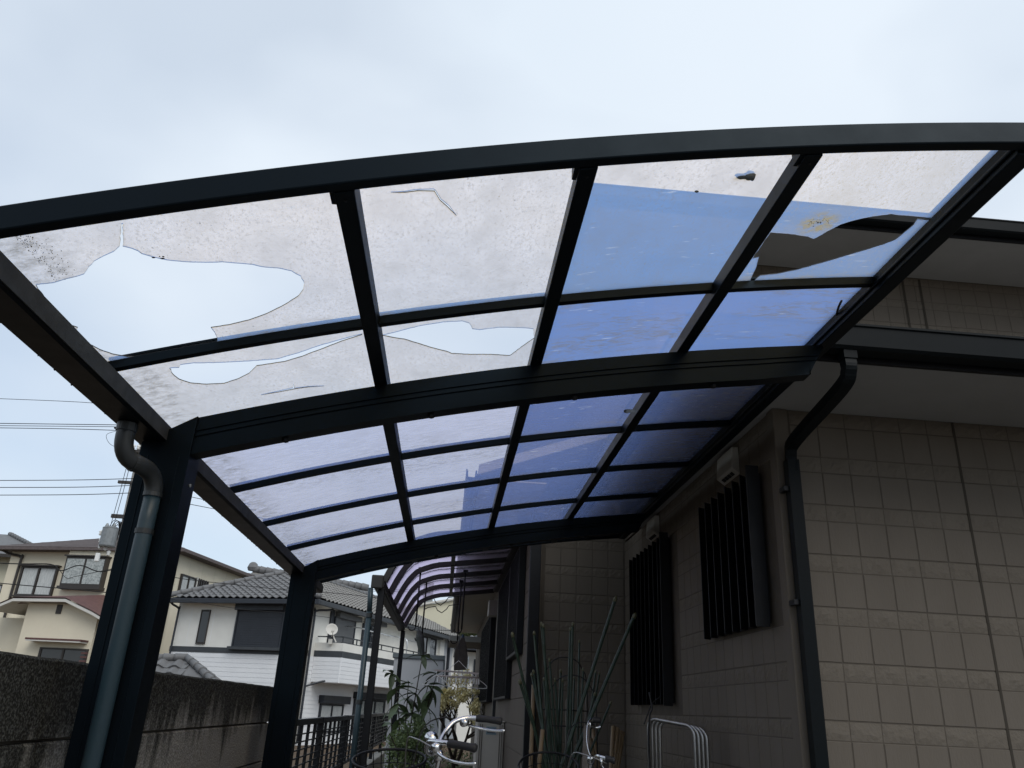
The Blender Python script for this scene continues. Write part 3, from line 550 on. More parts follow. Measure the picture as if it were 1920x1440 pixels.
# upper eaves
ux, uy, UZ = .965, 5.56, 4.06+H
MB().box(ux, 9.2, uy, 12.9, UZ, UZ+.012).build('soffit', 'soffit', house)
m = MB(); m.box(ux-.02, 9.2, uy-.022, uy-.0005, UZ-.03, UZ+.13); m.box(ux-.022, ux-.0005, uy, 12.9, UZ-.03, UZ+.13); m.build('fascia', 'black_metal', house)
m = MB(); gutter_run(m, (ux-.13, uy-.024, 0), (9.2, uy-.024, 0), (0, -1, 0), UZ+.0); m.build('gutter', 'gutter', house)
m = MB(); gutter_run(m, (ux-.024, uy+.002, 0), (ux-.024, 12.9, 0), (-1, 0, 0), UZ+.0); m.build('gutter', 'gutter', house)
m = MB(); z1 = UZ+.13; m.add([(ux-.05, uy-.04, z1), (9.2, uy-.04, z1), (9.2, 9.2, z1+1.3), (4.6, 9.2, z1+1.3), (ux-.05, 12.9, z1), (9.2, 12.9, z1)], [(0, 1, 2, 3), (0, 3, 4), (4, 3, 2, 5), (0, 4, 5, 1)]); m.build('roof', 'roof_slate', house)
# rear wing roof, gable towards the driveway
wx, wy, wz = .163, 6.73, 1.93+H
m = MB(); s = .37
def slab(m, pts, t): k = len(pts); m.add(list(pts)+[(a, b, c+t) for a, b, c in pts], [tuple(range(k))[::-1], tuple(k+j for j in range(k))]+[(j, (j+1) % k, k+(j+1) % k, k+j) for j in range(k)])
slab(m, [(wx, wy, wz), (XW+.9, wy, wz+s*(XW+.9-wx)), (XW+.9, 22.3, wz+s*(XW+.9-wx)), (wx, 22.3, wz)], .09); m.build('roof', 'roof_slate', house)
slab_m = MB(); slab(slab_m, [(wx+.02, YG-.6, 1.90+H), (XG-.001, YG-.6, 1.90+H), (XG-.001, 22, 1.90+H), (wx+.02, 22, 1.90+H)], .012); slab_m.build('soffit', 'vent_white', house)
MB().box(wx-.01, wx+.015, wy+.05, 22.2, 1.885+H, wz+.02).build('fascia', 'gutter', house)
m = MB(); gutter_run(m, (wx-.012, wy+.06, 0), (wx-.012, 22.2, 0), (-1, 0, 0), 1.90+H, .09, .09); m.build('gutter', 'gutter', house)
MB().box(XG-.07, XG+.03, YG-.085, YG-.0125, .03, 1.76+H).build('downpipe', 'black_metal', house, bevel=.006)
# louvred window grilles on the side wall
def grille(y0, y1, z0, z1, n, depth):
    g_ = MB(); g_.box(XW-.030, XW-.0105, y0, y1, z0, z1); gr = g_.build('window_grille', 'black_metal', house)
    for i in range(n):
        y = y0+.02+(y1-y0-.05)*i/(n-1)
        m = MB(); m.add([(XW-.031, y+.012, z0-.01), (XW-.031, y, z0-.01), (XW-.031-depth, y-.032, z0-.01), (XW-.031-depth, y-.020, z0-.01), (XW-.031, y+.012, z1+.02), (XW-.031, y, z1+.02), (XW-.031-depth, y-.032, z1+.02), (XW-.031-depth, y-.020, z1+.02)], [(0, 1, 2, 3), (7, 6, 5, 4), (0, 4, 5, 1), (1, 5, 6, 2), (2, 6, 7, 3), (3, 7, 4, 0)]); m.build('slat', 'black_metal', gr, bevel=.002)
    MB().box(XW-.05-depth, XW-.0315, y0-.035, y0-.022, z0-.02, z1+.03).build('end_plate', 'black_metal', gr)
    return gr
grille(3.97, 4.90, .47+H, 1.25+H, 8, .05); grille(5.80, 6.95, .11+H, 1.27+H, 9, .045)
def vent(y, z, w):
    m = MB(); x = XW-.0050; d = .048; m.add([(x, y, z), (x, y+w, z), (x, y+w, z+.165), (x, y, z+.165), (x-d, y, z+.035), (x-d, y+w, z+.035), (x-d*.75, y+w, z+.165), (x-d*.75, y, z+.165)], [(3, 2, 6, 7), (7, 6, 5, 4), (0, 3, 7, 4), (1, 5, 6, 2), (4, 5, 1, 0)])
    v = m.build('vent_hood', 'vent_white', house, bevel=.006)
    for i in range(4):
        a = y+.04+(w-.08)*i/4; b = a+(w-.08)/4-.010
        lo = lambda yy, t: (x-.015-(d-.03)*t, yy, z-.002+.035*(.015+(d-.03)*t)/d)
        MB().add([lo(a, 0), lo(b, 0), lo(b, 1), lo(a, 1)]+[(p[0], p[1], p[2]-.003) for p in (lo(a, 0), lo(b, 0), lo(b, 1), lo(a, 1))], [(0, 1, 2, 3), (7, 6, 5, 4), (0, 4, 5, 1), (1, 5, 6, 2), (2, 6, 7, 3), (3, 7, 4, 0)]).build('louvre', 'black_metal', v)
vent(4.28, 1.335+H, .27); vent(6.10, 1.345+H, .27)
# wing side: shutter boxes, window, second downpipe
def shutter_box(y0, y1, z0, z1, d):
    m = MB(); m.box(XG-d, XG-.0085, y0, y1, z0, z1); b = m.build('shutter_box', 'black_metal', house, bevel=.008)
    n = int((y1-y0)/.12)
    for i in range(n): MB().box(XG-d-.007, XG-d-.0005, y0+.03+i*.12, y0+.045+i*.12, z0+.03, z1-.03).build('rib', 'black_metal', b)
shutter_box(8.40, 9.70, .55+H, 1.66+H, .085); shutter_box(9.72, 12.0, .14+H, 1.66+H, .075); shutter_box(13.4, 16.8, .13+H, 1.5+H, .10)
m = MB(); m.box(XG-.05, XG-.0085, 12.4, 12.48, .03, 1.7+H); m.build('downpipe', 'pipe_dark', house)
MB().box(XG-.16, XG-.009, 13.05, 13.35, 1.42+H, 1.66+H).build('vent_hood', 'vent_white', house, bevel=.01)
MB().box(XG-.75, XG-.009, 17.8, 19.8, 1.35+H, 1.47+H).build('door_canopy', 'soffit', house, bevel=.01)
# ------------------------------------------------------------------ boundary wall of stacked concrete planks
WX = -1.22
bw = thing('boundary_wall', 'low algae-blackened concrete plank wall behind the carport posts', 'wall', (WX-.06, 2, 0))
pz = [0, .365, .612, .862, 1.106, 1.338]
for i, (a, b) in enumerate(((-3.4, -1.5), (-1.485, .4), (.415, 2.42), (2.80, 4.6), (4.6, 6.22))):
    pass
seg = [(-3.4, -1.5), (-1.49, .45), (.46, 2.72), (2.73, 4.55), (4.555, 6.22)]
rr = random.Random(2)
for a, b in seg:
    for k in range(5):
        o = rr.uniform(-.003, .003); n = 16; m = MB()
        ys = XS(a, b, n); top = pz[k+1]-(.009 if k < 4 else 0)
        vs = []
        for y in ys:
            t_ = top+(rr.uniform(-.0014, .0014) if k == 4 else rr.uniform(-.001, .001))
            vs += [(WX+o, y, pz[k]+rr.uniform(0, .002)), (WX+o, y, t_-.008), (WX+o-.008, y, t_), (WX-.112, y, t_), (WX-.12, y, pz[k])]
        m.add(vs, [(i*5+j, i*5+(j+1) % 5, i*5+5+(j+1) % 5, i*5+5+j) for i in range(n) for j in range(5)]+[(4, 3, 2, 1, 0), tuple(n*5+j for j in range(5))]); m.build('plank', 'old_concrete', bw)
MB().box(WX-.108, WX-.020, -3.39, 6.21, 0, 1.31).build('core', 'joint', bw)
# ------------------------------------------------------------------ lattice fence beyond it
FX = -1.30
fence = thing('lattice_fence', 'black metal lattice fence on a low kerb beyond the concrete wall', 'fence', (FX, 14, 0))
MB().box(FX-.10, FX+.10, 6.3, 22.5, 0, .30).build('kerb', 'pole_concrete', fence, bevel=.01)
fy = [6.9, 9.4, 11.8, 14.3, 16.7, 19.1, 21.5]
for y in fy: MB().box(FX-.03, FX+.03, y-.045, y+.045, .30, 1.105).build('post', 'black_metal', fence, bevel=.004)
for a, b in zip(fy[:-1], fy[1:]):
    MB().box(FX-.025, FX+.025, a+.046, b-.046, 1.045, 1.10).build('rail', 'black_metal', fence, bevel=.004)
    MB().box(FX-.02, FX+.02, a+.046, b-.046, .485, .52).build('rail', 'black_metal', fence)
    n = 6
    for i in range(1, n):
        y = a+(b-a)*i/n; MB().box(FX-.012, FX+.012, y-.028, y+.028, .521, 1.044).build('slat', 'black_metal', fence)
    for i in range(7):
        z = .575+i*.066; MB().box(FX+.0125, FX+.022, a+.046, b-.046, z-.006, z+.006).build('crossbar', 'black_metal', fence)
# ------------------------------------------------------------------ curved terrace roof against the rear wing
ter = thing('terrace_roof', 'curved purple-tinted terrace roof on thin dark posts against the rear wing', 'terrace roof', (0, 11, 0))
sec = [(-.745, 1.235), (-.715, 1.30), (-.683, 1.375), (-.64, 1.46), (-.585, 1.555), (-.54, 1.61), (-.489, 1.665), (-.43, 1.70), (-.361, 1.728), (-.28, 1.758), (-.186, 1.782), (-.009, 1.806), (.25, 1.84), (.5, 1.872), (.715, 1.905)]
TF = .945
sec = [(a*TF, b*TF+H) for a, b in sec]
TY = [8.15, 9.05, 10.0, 10.95, 11.9, 12.85]
def strip(m, y0, y1, lo, hi, mi=0, mi2=None):
    n = len(sec); nr = []
    for i, (a, b) in enumerate(sec):
        p, q = sec[max(0, i-1)], sec[min(n-1, i+1)]; d = Vector((q[0]-p[0], q[1]-p[1])).normalized(); nr.append((-d.y, d.x))
    vs = [(sec[i][0]+nr[i][0]*o, y, sec[i][1]+nr[i][1]*o) for i in range(n) for y, o in ((y0, lo), (y1, lo), (y1, hi), (y0, hi))]
    for j in range(4): m.add(vs if j == 0 else [], [], 0); b0 = len(m.v)-len(vs) if j == 0 else b0; fs = [(i*4+j, i*4+(j+1) % 4, i*4+4+(j+1) % 4, i*4+4+j) for i in range(n-1)]; m.f += [tuple(q+b0 for q in f) for f in fs]; m.m += [mi if j == 0 else max(0, mi2 if mi2 is not None else mi)]*len(fs)
    m.f += [tuple(q+b0 for q in (3, 2, 1, 0)), tuple((n-1)*4+j+b0 for j in range(4))]; m.m += [mi, mi]
for y in TY: m = MB(); strip(m, y-.036, y+.036, -.055, .004); m.build('rafter', 'terrace_trim', ter)
for a, b in zip(TY[:-1], TY[1:]): m = MB(); strip(m, a+.037, b-.037, .0045, .008, 0, 1); m.build('roof_panel', ['sheet_purple', 'sheet_top'], ter, smooth=True)
MB().box(-.03, .02, TY[0]+.05, TY[-1]-.05, 1.755*TF+H, 1.792*TF+H).build('purlin', 'terrace_trim', ter)
MB().box(.665, .775, TY[0]-.03, TY[-1]+.03, 1.76+H, 1.84+H).build('wall_rail', 'terrace_trim', ter)
m = MB(); m.box(-.784, -.695, TY[0]-.08, TY[-1]+.06, 1.085+H, 1.178+H); tg = m.build('gutter', 'terrace_trim', ter, bevel=.012)
MB().box(-.80, -.68, TY[0]-.115, TY[0]-.081, 1.068+H, 1.20+H).build('gutter_end', 'terrace_trim', ter, bevel=.012)
m = MB(); m.box(-.694, -.676, TY[0]-.04, TY[-1], 1.095+H, 1.168+H); m.build('inner_beam', 'terrace_trim', ter)
for y in (TY[0], TY[-1]-.05): MB().box(-.732, -.666, y-.033, y+.033, .02, 1.084+H).build('post', 'black_metal', ter, bevel=.005)
m = MB(); m.tube([(-.80, 8.05, 1.07+H), (-.792, 8.05, .95+H), (-.787, 8.07, .83+H)], .0255, 10); m.tube([(-.787, 8.07, .85+H), (-.787, 8.07, .05)], .0275, 12); dpt = m.build('downpipe', 'teal_pipe', ter, smooth=True)
for z in (.81+H, .02+H): MB().tube([(-.787, 8.07, z-.02), (-.787, 8.07, z+.02)], .033, 12).build('clamp', 'pipe_dark', dpt)
# drying-pole hangers under the terrace roof
def hanger(y, x0, x1, ztop, zlow, lab):
    t = thing('pole_hanger', lab, 'clothes hanger', ((x0+x1)/2, y, zlow), 'drying pole hangers under the terrace roof')
    for x in (x0, x1):
        m = MB(); m.tube([(x, y, ztop), (x, y, zlow)], .011, 7); m.tube(arcpts((x-.045, y, zlow), .045, 0, -math.pi, 8, ((1, 0, 0), (0, 0, 1))), .007, 6); m.build('rod', 'cable', t, smooth=True)
        MB().box(x-.03, x+.03, y-.03, y+.03, ztop-.02, ztop+.015).build('bracket', 'black_metal', t)
    m = MB(); z = ztop-.42; m.tube([(x0, y, z+.02), (x0+.05, y, z+.05), ((x0+x1)/2-.09, y, z+.07), ((x0+x1)/2-.06, y, z+.02), ((x0+x1)/2, y, z-.01), ((x0+x1)/2+.06, y, z+.04), ((x0+x1)/2+.09, y, z+.09), (x1, y, z+.12)], .006, 6); m.build('crossbar', 'cable', t)
hanger(10.0, -.40, .16, 1.60+H, .90+H, 'near black drying-pole hanger below the purple terrace roof')
hanger(11.0, -.345, .13, 1.62+H, .85+H, 'far black drying-pole hanger below the purple terrace roof')
# hanging things
t = thing('pinch_hanger', 'faded laundry pinch hanger with many pegs under the terrace roof', 'laundry hanger', (.14, 10, 1.5))
m = MB(); m.bar((-.13, 10, 1.668), (.40, 10, 1.655), .012, .02); m.build('bar', 'laundry_pink', t)
m = MB(); pts = [(.16+.25*math.cos(a), 10+.16*math.sin(a), 1.605) for a in [2*math.pi*i/28 for i in range(29)]]; m.tube(pts, .008, 6); m.build('ring', 'laundry_pink', t)
for i in range(26):
    a = 2*math.pi*i/26; x, y = .16+.25*math.cos(a), 10+.16*math.sin(a); m = MB(); m.bar((x, y, 1.597), (x+.004*math.cos(i), y, 1.535), .010, .012); m.build('peg', 'laundry_white' if i % 3 else 'laundry_pink', t)
for x in (-.05, .36): m = MB(); m.tube([(x, 10, 1.61), (.15, 10, 1.79)], .003, 5); m.build('cord', 'laundry_white', t)
m = MB(); m.tube([(.15, 10, 1.79), (.15, 10.3, 2.0), (.14, 10.6, 2.2)], .004, 5); m.build('hook', 'cable', t)
for k, (x, y) in enumerate(((-.10, 9.9), (.37, 10.05))):
    m = MB(); m.tube(smooth_path([(x-.16, y, 1.50), (x-.02, y, 1.60), (x+.02, y, 1.60), (x+.14, y, 1.50), (x-.16, y, 1.50)], 4), .004, 5); m.tube([(x, y, 1.60), (x, y, 1.66)], .003, 5)
    tag(m.build('wire_hanger', 'laundry_white', smooth=True), ['white wire coat hanger left of the pinch hanger', 'white wire coat hanger right of the pinch hanger'][k], 'coat hanger', 'wire coat hangers')
m = MB(); m.lathe((-.31, 11, 1.86), [(.012, 0), (.03, .03), (.05, .16), (.055, .26), (.03, .33), (.012, .36)], 9, axis=(-.25, 0, 1)); m.tube([(-.40, 11, 2.2), (-.405, 11, 2.29)], .006, 6)
tag(m.build('folded_umbrella', 'umbrella'), 'folded grey-green umbrella hanging in front of the grey gate wall', 'umbrella')
m = MB(); pts = [(.12, 12, 1.76), (.30, 12, 1.78), (.31, 12, 1.95), (.28, 12, 2.10), (.24, 12, 2.22), (.20, 12, 2.22), (.13, 12, 2.10), (.11, 12, 1.95)]
m.add([(a, b+d, c) for d in (-.02, .02) for a, b, c in pts], [tuple(range(8)), tuple(range(15, 7, -1))]+[(j, 8+j, 8+(j+1) % 8, (j+1) % 8) for j in range(8)])
o = m.build('hanging_cloth', 'cloth_brown', bevel=.012); tag(o, 'brown rag hanging from the drying pole with a blue clip', 'cloth')
MB().lathe((.22, 12, 2.21), [(.012, 0), (.022, .01), (.018, .05)], 8).build('clip', 'cloth_blue', o)
# ------------------------------------------------------------------ gate wall, plants
gw = thing('gate_wall', 'tall light grey rendered gate wall with a dark cap behind the leafy plant', 'wall', (-.5, 15, 0))
MB().box(-.93, -.045, 15, 15.18, 0, 2.05).build('body', 'grey_render', gw, bevel=.006)
m = MB(); m.box(-.96, -.02, 14.97, 15.21, 2.051, 2.13); m.box(-.0445, -.015, 14.98, 15.2, 1.72, 2.0505); m.build('cap', 'cap_grey', gw, bevel=.006)
def leaf_mesh(L_, w, mt, name='leaf'):
    m = MB(); n = 5; vs = []
    for i in range(n+1):
        t = i/n; ww = w*math.sin(math.pi*min(1, .06+t*.94))**.8*(1-.25*t); z = -.42*L_*t*t; x = L_*t*(1-.12*t)
        vs += [(x, -ww, z+.18*w), (x, 0, z), (x, ww, z+.18*w)]
    m.add(vs, [(i*3+j, i*3+j+1, i*3+4+j, i*3+3+j) for i in range(n) for j in (0, 1)]); me = mesh_of(m, name, mt)
    me.polygons.foreach_set('use_smooth', [True]*len(me.polygons)); return me
def stems_and_leaves(name, lab, cat, base, stems, L_, w, mt, per, seed, rs=.011):
    t = thing(name, lab, cat, base); rr = random.Random(seed); me = leaf_mesh(L_, w, mt)
    for tip in stems:
        b = Vector(base)+Vector((rr.uniform(-.04, .04), rr.uniform(-.04, .04), 0)); tip = Vector(tip); mid = (b+tip)/2+Vector((rr.uniform(-.08, .08), rr.uniform(-.06, .06), .05))
        m = MB(); pp = bez(b, mid, tip, 8); m.tube(pp, [rs*(1-.6*i/8) for i in range(9)], 6); m.build('stem', 'bark', t, smooth=True)
        for i in range(per):
            k = rr.uniform(.62, 1.0) if i > 3 else 1.0; p = pp[min(8, int(k*8))]
            inst('leaf', me, t, p, (rr.uniform(-.35, .35), rr.uniform(-.5, .75), rr.uniform(0, 6.28)), [rr.uniform(.7, 1.15)]*3)
    return t
stems_and_leaves('leafy_shrub', 'young evergreen shrub with long drooping leaves before the grey gate wall', 'shrub', (-.42, 10.5, 0), [(-.30, 10.45, 1.84), (-.66, 10.5, 1.62), (-.20, 10.5, 1.50), (-.10, 10.4, 1.64), (-.45, 10.6, 1.52), (-.58, 10.3, 1.44)], .27, .052, 'leaf', 13, 4, .013)
def foliage(name, mt, parent, blobs, n, size, seed, flat=.6):
    rg = np.random.default_rng(seed); V, F_ = [], []
    tot = sum(b[3] for b in blobs)
    for cx, cy_, cz, wgt, rx_, ry_, rz_ in blobs:
        k = int(n*wgt/tot); d = rg.normal(size=(k, 3)); d /= np.linalg.norm(d, axis=1)[:, None]; r = rg.random(k)**.42
        P = np.array([cx, cy_, cz])+d*r[:, None]*np.array([rx_, ry_, rz_])*(1+.18*rg.normal(size=(k, 1)))
        a = rg.normal(size=(k, 3)); a /= np.linalg.norm(a, axis=1)[:, None]; b = rg.normal(size=(k, 3)); b -= a*(a*b).sum(1)[:, None]; b /= np.linalg.norm(b, axis=1)[:, None]
        s = size*rg.uniform(.6, 1.35, size=(k, 1)); base = len(V)
        q = np.stack([P-a*s, P-b*s*flat*.5, P+a*s, P+b*s*flat*.5], 1).reshape(-1, 3); V.extend(map(tuple, q)); F_.extend([(base+4*i, base+4*i+1, base+4*i+2, base+4*i+3) for i in range(k)])
    m = MB(); m.v = V; m.f = F_; m.m = [0]*len(F_); o = m.build(name, mt, parent); return o
bush = thing('round_bush', 'dense round green bush in front of the grey gate wall', 'bush', (-.32, 9.8, 0))
rr = random.Random(6); m = MB()
for i in range(14): m.tube(bez((-.32+rr.uniform(-.05, .05), 9.8+rr.uniform(-.05, .05), 0), (-.32+rr.uniform(-.15, .15), 9.8+rr.uniform(-.15, .15), .5), (-.32+rr.uniform(-.26, .26), 9.8+rr.uniform(-.22, .22), rr.uniform(.75, 1.12)), 5), .005, 5)
m.build('trunk', 'bark', bush)
foliage('crown', 'leaf_bright', bush, [(-.33, 9.8, .62, 3, .30, .28, .45), (-.25, 9.75, .92, 1.2, .17, .17, .20), (-.44, 9.8, .80, 1.2, .16, .18, .24), (-.14, 9.85, .66, 1, .14, .16, .25)], 5200, .022, 3)
foliage('low_growth', 'leaf', bush, [(-.55, 9.9, .3, 1, .25, .4, .3), (-.2, 9.4, .2, 1, .3, .3, .25)], 1500, .028, 9)
wsw = thing('blossom_shrub', 'bare dark branched shrub with pale yellow blossom by the rear wing', 'shrub', (.32, 16, 0))
rr = random.Random(14); m = MB(); tips = []
def branch(p, d, L_, r, depth):
    q = p+d*L_; md = (p+q)/2+Vector((rr.uniform(-1, 1), rr.uniform(-1, 1), rr.uniform(-.5, .5)))*L_*.18
    m.tube(bez(p, md, q, 5), [r*(1-.35*i/5) for i in range(6)], 6)
    if depth == 0: tips.append(q); return
    for k in range(rr.choice((2, 3, 3))):
        branch(q, (d+Vector((rr.uniform(-1, 1), rr.uniform(-.9, .9), rr.uniform(-.35, .75)))*.95).normalized(), L_*rr.uniform(.6, .8), r*.62, depth-1)
branch(Vector((.32, 16, 0)), Vector((0, 0, 1)), .62, .045, 2); branch(Vector((.32, 16, .3)), Vector((-.4, 0, 1)).normalized(), .5, .035, 4); branch(Vector((.32, 16, .3)), Vector((.35, -.2, 1)).normalized(), .5, .035, 4)
m.build('trunk', 'bark', wsw, smooth=True)
foliage('blossom', 'blossom', wsw, [(min(max(p.x, .0), .62), p.y, p.z, 1, .07, .07, .08) for p in tips if p.z > 1.0]+[(.1+.5*rr.random(), 15.9, 1.62+.25*rr.random(), 1.3, .10, .10, .12) for i in range(12)], 5200, .020, 5, 1.5)
# rough undergrowth at the far end of the path
ug = foliage('undergrowth', 'leaf_bright', None, [(.35, 17.5, .25, 1, .5, .8, .35), (-.9, 12.5, .15, 1, .25, 2.0, .25), (-.95, 10.0, .1, 1, .2, 1.5, .2)], 2600, .035, 12)
tag(ug, 'low weeds and grass along the kerb and path end', 'weeds', kind='stuff')
# ------------------------------------------------------------------ air-conditioner unit
ac = thing('air_conditioner', 'beige outdoor air-conditioner unit with a blue label beside the rear wing', 'air conditioner', (.60, 10.7, 0))
AX, AY = .135, -1.35
MB().box(.30+AX, .63+AX, 11.75+AY, 12.35+AY, .52, 1.125).build('casing', 'ac_beige', ac, bevel=.012)
MB().box(.29+AX, .64+AX, 11.73+AY, 12.37+AY, 1.126, 1.142).build('lid', 'ac_beige', ac, bevel=.006)
for x in (.335+AX, .36+AX, .575+AX, .60+AX): MB().box(x, x+.007, 11.742+AY, 11.7495+AY, .56, 1.10).build('groove', 'joint', ac)
lb = MB().box(.41+AX, .535+AX, 11.740+AY, 11.7495+AY, .985, 1.075).build('maker_label', 'label_blue', ac)
m = MB(); m.bar((.425+AX, 11.737+AY, 1.01), (.52+AX, 11.737+AY, 1.01), .002, .012); m.bar((.43+AX, 11.737+AY, 1.058), (.50+AX, 11.737+AY, 1.036), .002, .010); m.bar((.505+AX, 11.737+AY, 1.035), (.505+AX, 11.737+AY, 1.062), .002, .010); m.build('print', 'label_ink', lb)
for x in (.32+AX, .55+AX): MB().box(x, x+.06, 11.8+AY, 12.3+AY, .0, .519).build('stand', 'galvanised', ac)
# ------------------------------------------------------------------ garden stakes, bamboo, planks, rack by the side wall
stakes = [[[0.408, 5.2, 1.704], [0.644, 5.3, 0.943], 0.011], [[0.476, 5.3, 1.429], [0.577, 5.3, 1.165], 0.011], [[0.578, 5.5, 1.747], [0.675, 5.4, 0.938], 0.01], [[0.615, 5.4, 1.797], [0.726, 5.4, 0.941], 0.011], [[0.621, 5.35, 1.784], [0.7, 5.4, 0.939], 0.009], [[0.581, 5.6, 1.488], [0.635, 5.5, 1.225], 0.009], [[0.582, 5.5, 1.503], [0.707, 5.5, 0.933], 0.009], [[0.839, 5.6, 1.799], [0.811, 5.5, 0.938], 0.009], [[0.839, 5.5, 1.819], [0.83, 5.5, 0.939], 0.01], [[0.934, 5.8, 1.736], [0.898, 5.6, 0.935], 0.008], [[1.133, 5.5, 2.003], [0.839, 5.4, 1.166], 0.014], [[1.265, 5.5, 1.899], [0.92, 5.4, 1.178], 0.014], [[0.676, 5.7, 1.468], [0.724, 5.6, 0.928], 0.008], [[0.74, 5.6, 1.463], [0.792, 5.6, 0.931], 0.009], [[0.792, 5.7, 1.527], [0.763, 5.6, 0.929], 0.009], [[0.792, 5.6, 1.461], [0.787, 5.6, 0.931], 0.008], [[0.947, 5.7, 1.544], [0.913, 5.6, 0.936], 0.008], [[1.053, 5.8, 1.539], [0.937, 5.6, 0.937], 0.008], [[1.079, 5.8, 1.53], [0.947, 5.6, 0.937], 0.008], [[0.994, 5.5, 1.386], [0.873, 5.5, 0.94], 0.009], [[1.138, 5.7, 1.339], [0.995, 5.6, 1.062], 0.009], [[1.053, 5.6, 1.381], [0.947, 5.5, 1.195], 0.009], [[0.699, 5.6, 1.589], [0.773, 5.6, 0.93], 0.009], [[0.901, 5.8, 1.492], [0.86, 5.6, 0.934], 0.007]]
ordn = 'first second third fourth fifth sixth seventh eighth ninth tenth eleventh twelfth thirteenth fourteenth fifteenth sixteenth seventeenth eighteenth nineteenth twentieth twenty-first twenty-second twenty-third twenty-fourth'.split()
rank = {i: k for k, i in enumerate(sorted(range(len(stakes)), key=lambda i: stakes[i][0][0]/stakes[i][0][1]))}
tall = {0: 'leftmost long green garden stake leaning across the black downpipe', 10: 'long thick green stake leaning right, highest tip of the bundle', 11: 'long thick green stake leaning right towards the louvred window'}
for i, (a, b, r) in enumerate(stakes):
    a, b = Vector(a), Vector(b); d = (b-a).normalized(); foot = b+d*max(0, (b.z-.03)/max(.2, -d.z)*.999)
    if foot.z < .02: foot.z = .02
    m = MB(); n = max(6, int((a-foot).length/.12)); pp = []; rs = []
    for k in range(n+1):
        p = a+(foot-a)*k/n; pp += [p]; rs += [r*(1.0 if k % 1 == 0 else .9)]
        if k < n: pp += [p+(foot-a)/n*.06]; rs += [r*.86]; pp += [p+(foot-a)/n*.94]; rs += [r*.86]
    m.tube(pp, rs, 7); o = m.build('garden_stake', 'green_stake', smooth=True)
    tag(o, tall.get(i, 'thin green plant stake in the dark bundle, its tip %s from the left' % ordn[rank[i]]), 'garden stake', 'green garden stakes by the wing corner')
    m = MB(); m.tube([a+d*r*1.4, a-d*r*.4, a-d*r*1.6], [r*1.10, r*1.05, r*.35], 7); m.build('tip', 'stake_tip', o, smooth=True)
for i, (a, b, r) in enumerate([[[0.597, 5.6, 1.424], [0.584, 5.5, 0.928], 0.014], [[0.619, 5.2, 1.161], [0.601, 5.2, 0.948], 0.013], [[1.259, 6.2, 1.187], [1.222, 6.1, 0.917], 0.017], [[1.289, 6.2, 1.178], [1.244, 6.1, 0.918], 0.017], [[1.314, 6.2, 1.159], [1.254, 6.1, 0.919], 0.017], [[1.331, 6.2, 1.15], [1.27, 6.1, 0.919], 0.015], [[1.07, 6.0, 1.163], [1.095, 5.9, 0.924], 0.015], [[1.02, 5.8, 1.11], [1.061, 5.8, 0.929], 0.014]]):
    a, b = Vector(a), Vector(b); d = (b-a).normalized(); foot = b+d*((b.z-.02)/max(.25, -d.z)); m = MB(); n = 7; pp = []; rs = []
    for k in range(n+1):
        p = a+(foot-a)*k/n; pp += [p-d*.012, p, p+d*.012] if 0 < k < n else [p]; rs += [r*.96, r*1.14, r*.96] if 0 < k < n else [r]
    m.tube(pp, rs, 8); o = m.build('bamboo_pole', 'bamboo', smooth=True)
    lab = {0: 'pale bamboo pole leaning beside the black downpipe of the rear wing', 1: 'short pale bamboo pole at the left foot of the stakes'}.get(i, 'short brown bamboo pole behind the second bicycle, %s in the row' % {0: '', 1: '', 6: 'leftmost thick one', 7: 'lower leaning one', 2: 'first of four', 3: 'second of four', 4: 'third of four', 5: 'last of four'}[i])
    tag(o, lab, 'bamboo pole', 'bamboo poles among the stakes')
for i, (a, b, w) in enumerate([[[1.024, 5.9, 1.379], [0.996, 5.8, 0.927], 0.05], [[0.882, 5.9, 1.343], [0.87, 5.8, 0.921], 0.045], [[0.908, 5.3, 1.184], [0.884, 5.2, 0.96], 0.04]]):
    a, b = Vector(a), Vector(b); foot = b+(b-a).normalized()*(b.z-.02)/max(.3, -(b-a).normalized().z); m = MB(); m.bar(a, foot, w, .022)
    o = m.build('wooden_stake', 'weathered_wood', bevel=.004); tag(o, ['tall round-topped grey wooden stake behind the green stakes', 'grey wooden stake in the middle of the green stakes', 'short cracked grey wooden stake left of the second bicycle'][i], 'wooden stake')
    m = MB(); m.lathe(a+Vector((0, -.011, -.004)), [(w*.48, 0), (w*.48, .022)], 12, axis=(0, 1, 0)); m.build('rounded_top', 'weathered_wood', o)
for k, (x, y, r, z, zt) in enumerate(((.83, 5.75, .16, 1.30, 1.62), (.86, 5.62, .17, 1.20, 1.50))):
    t = thing('plant_support', ['tall thin wire plant support hoop among the stakes', 'lower thin wire plant support hoop among the stakes'][k], 'plant support', (x, y, 0))
    m = MB(); m.tube(smooth_path([(x-r, y, .05), (x-r, y, z), (x-r*.7, y, zt-.06), (x, y, zt), (x+r*.7, y, zt-.06), (x+r, y, z), (x+r, y, .05)], 5), .004, 5); m.build('hoop', 'cable', t)
    for q in range(3): m = MB(); m.tube([(x+r*math.cos(b), y+.06*math.sin(b), z-.02-.28*q) for b in [6.283*i/16 for i in range(17)]], .0035, 5); m.build('ring', 'cable', t)
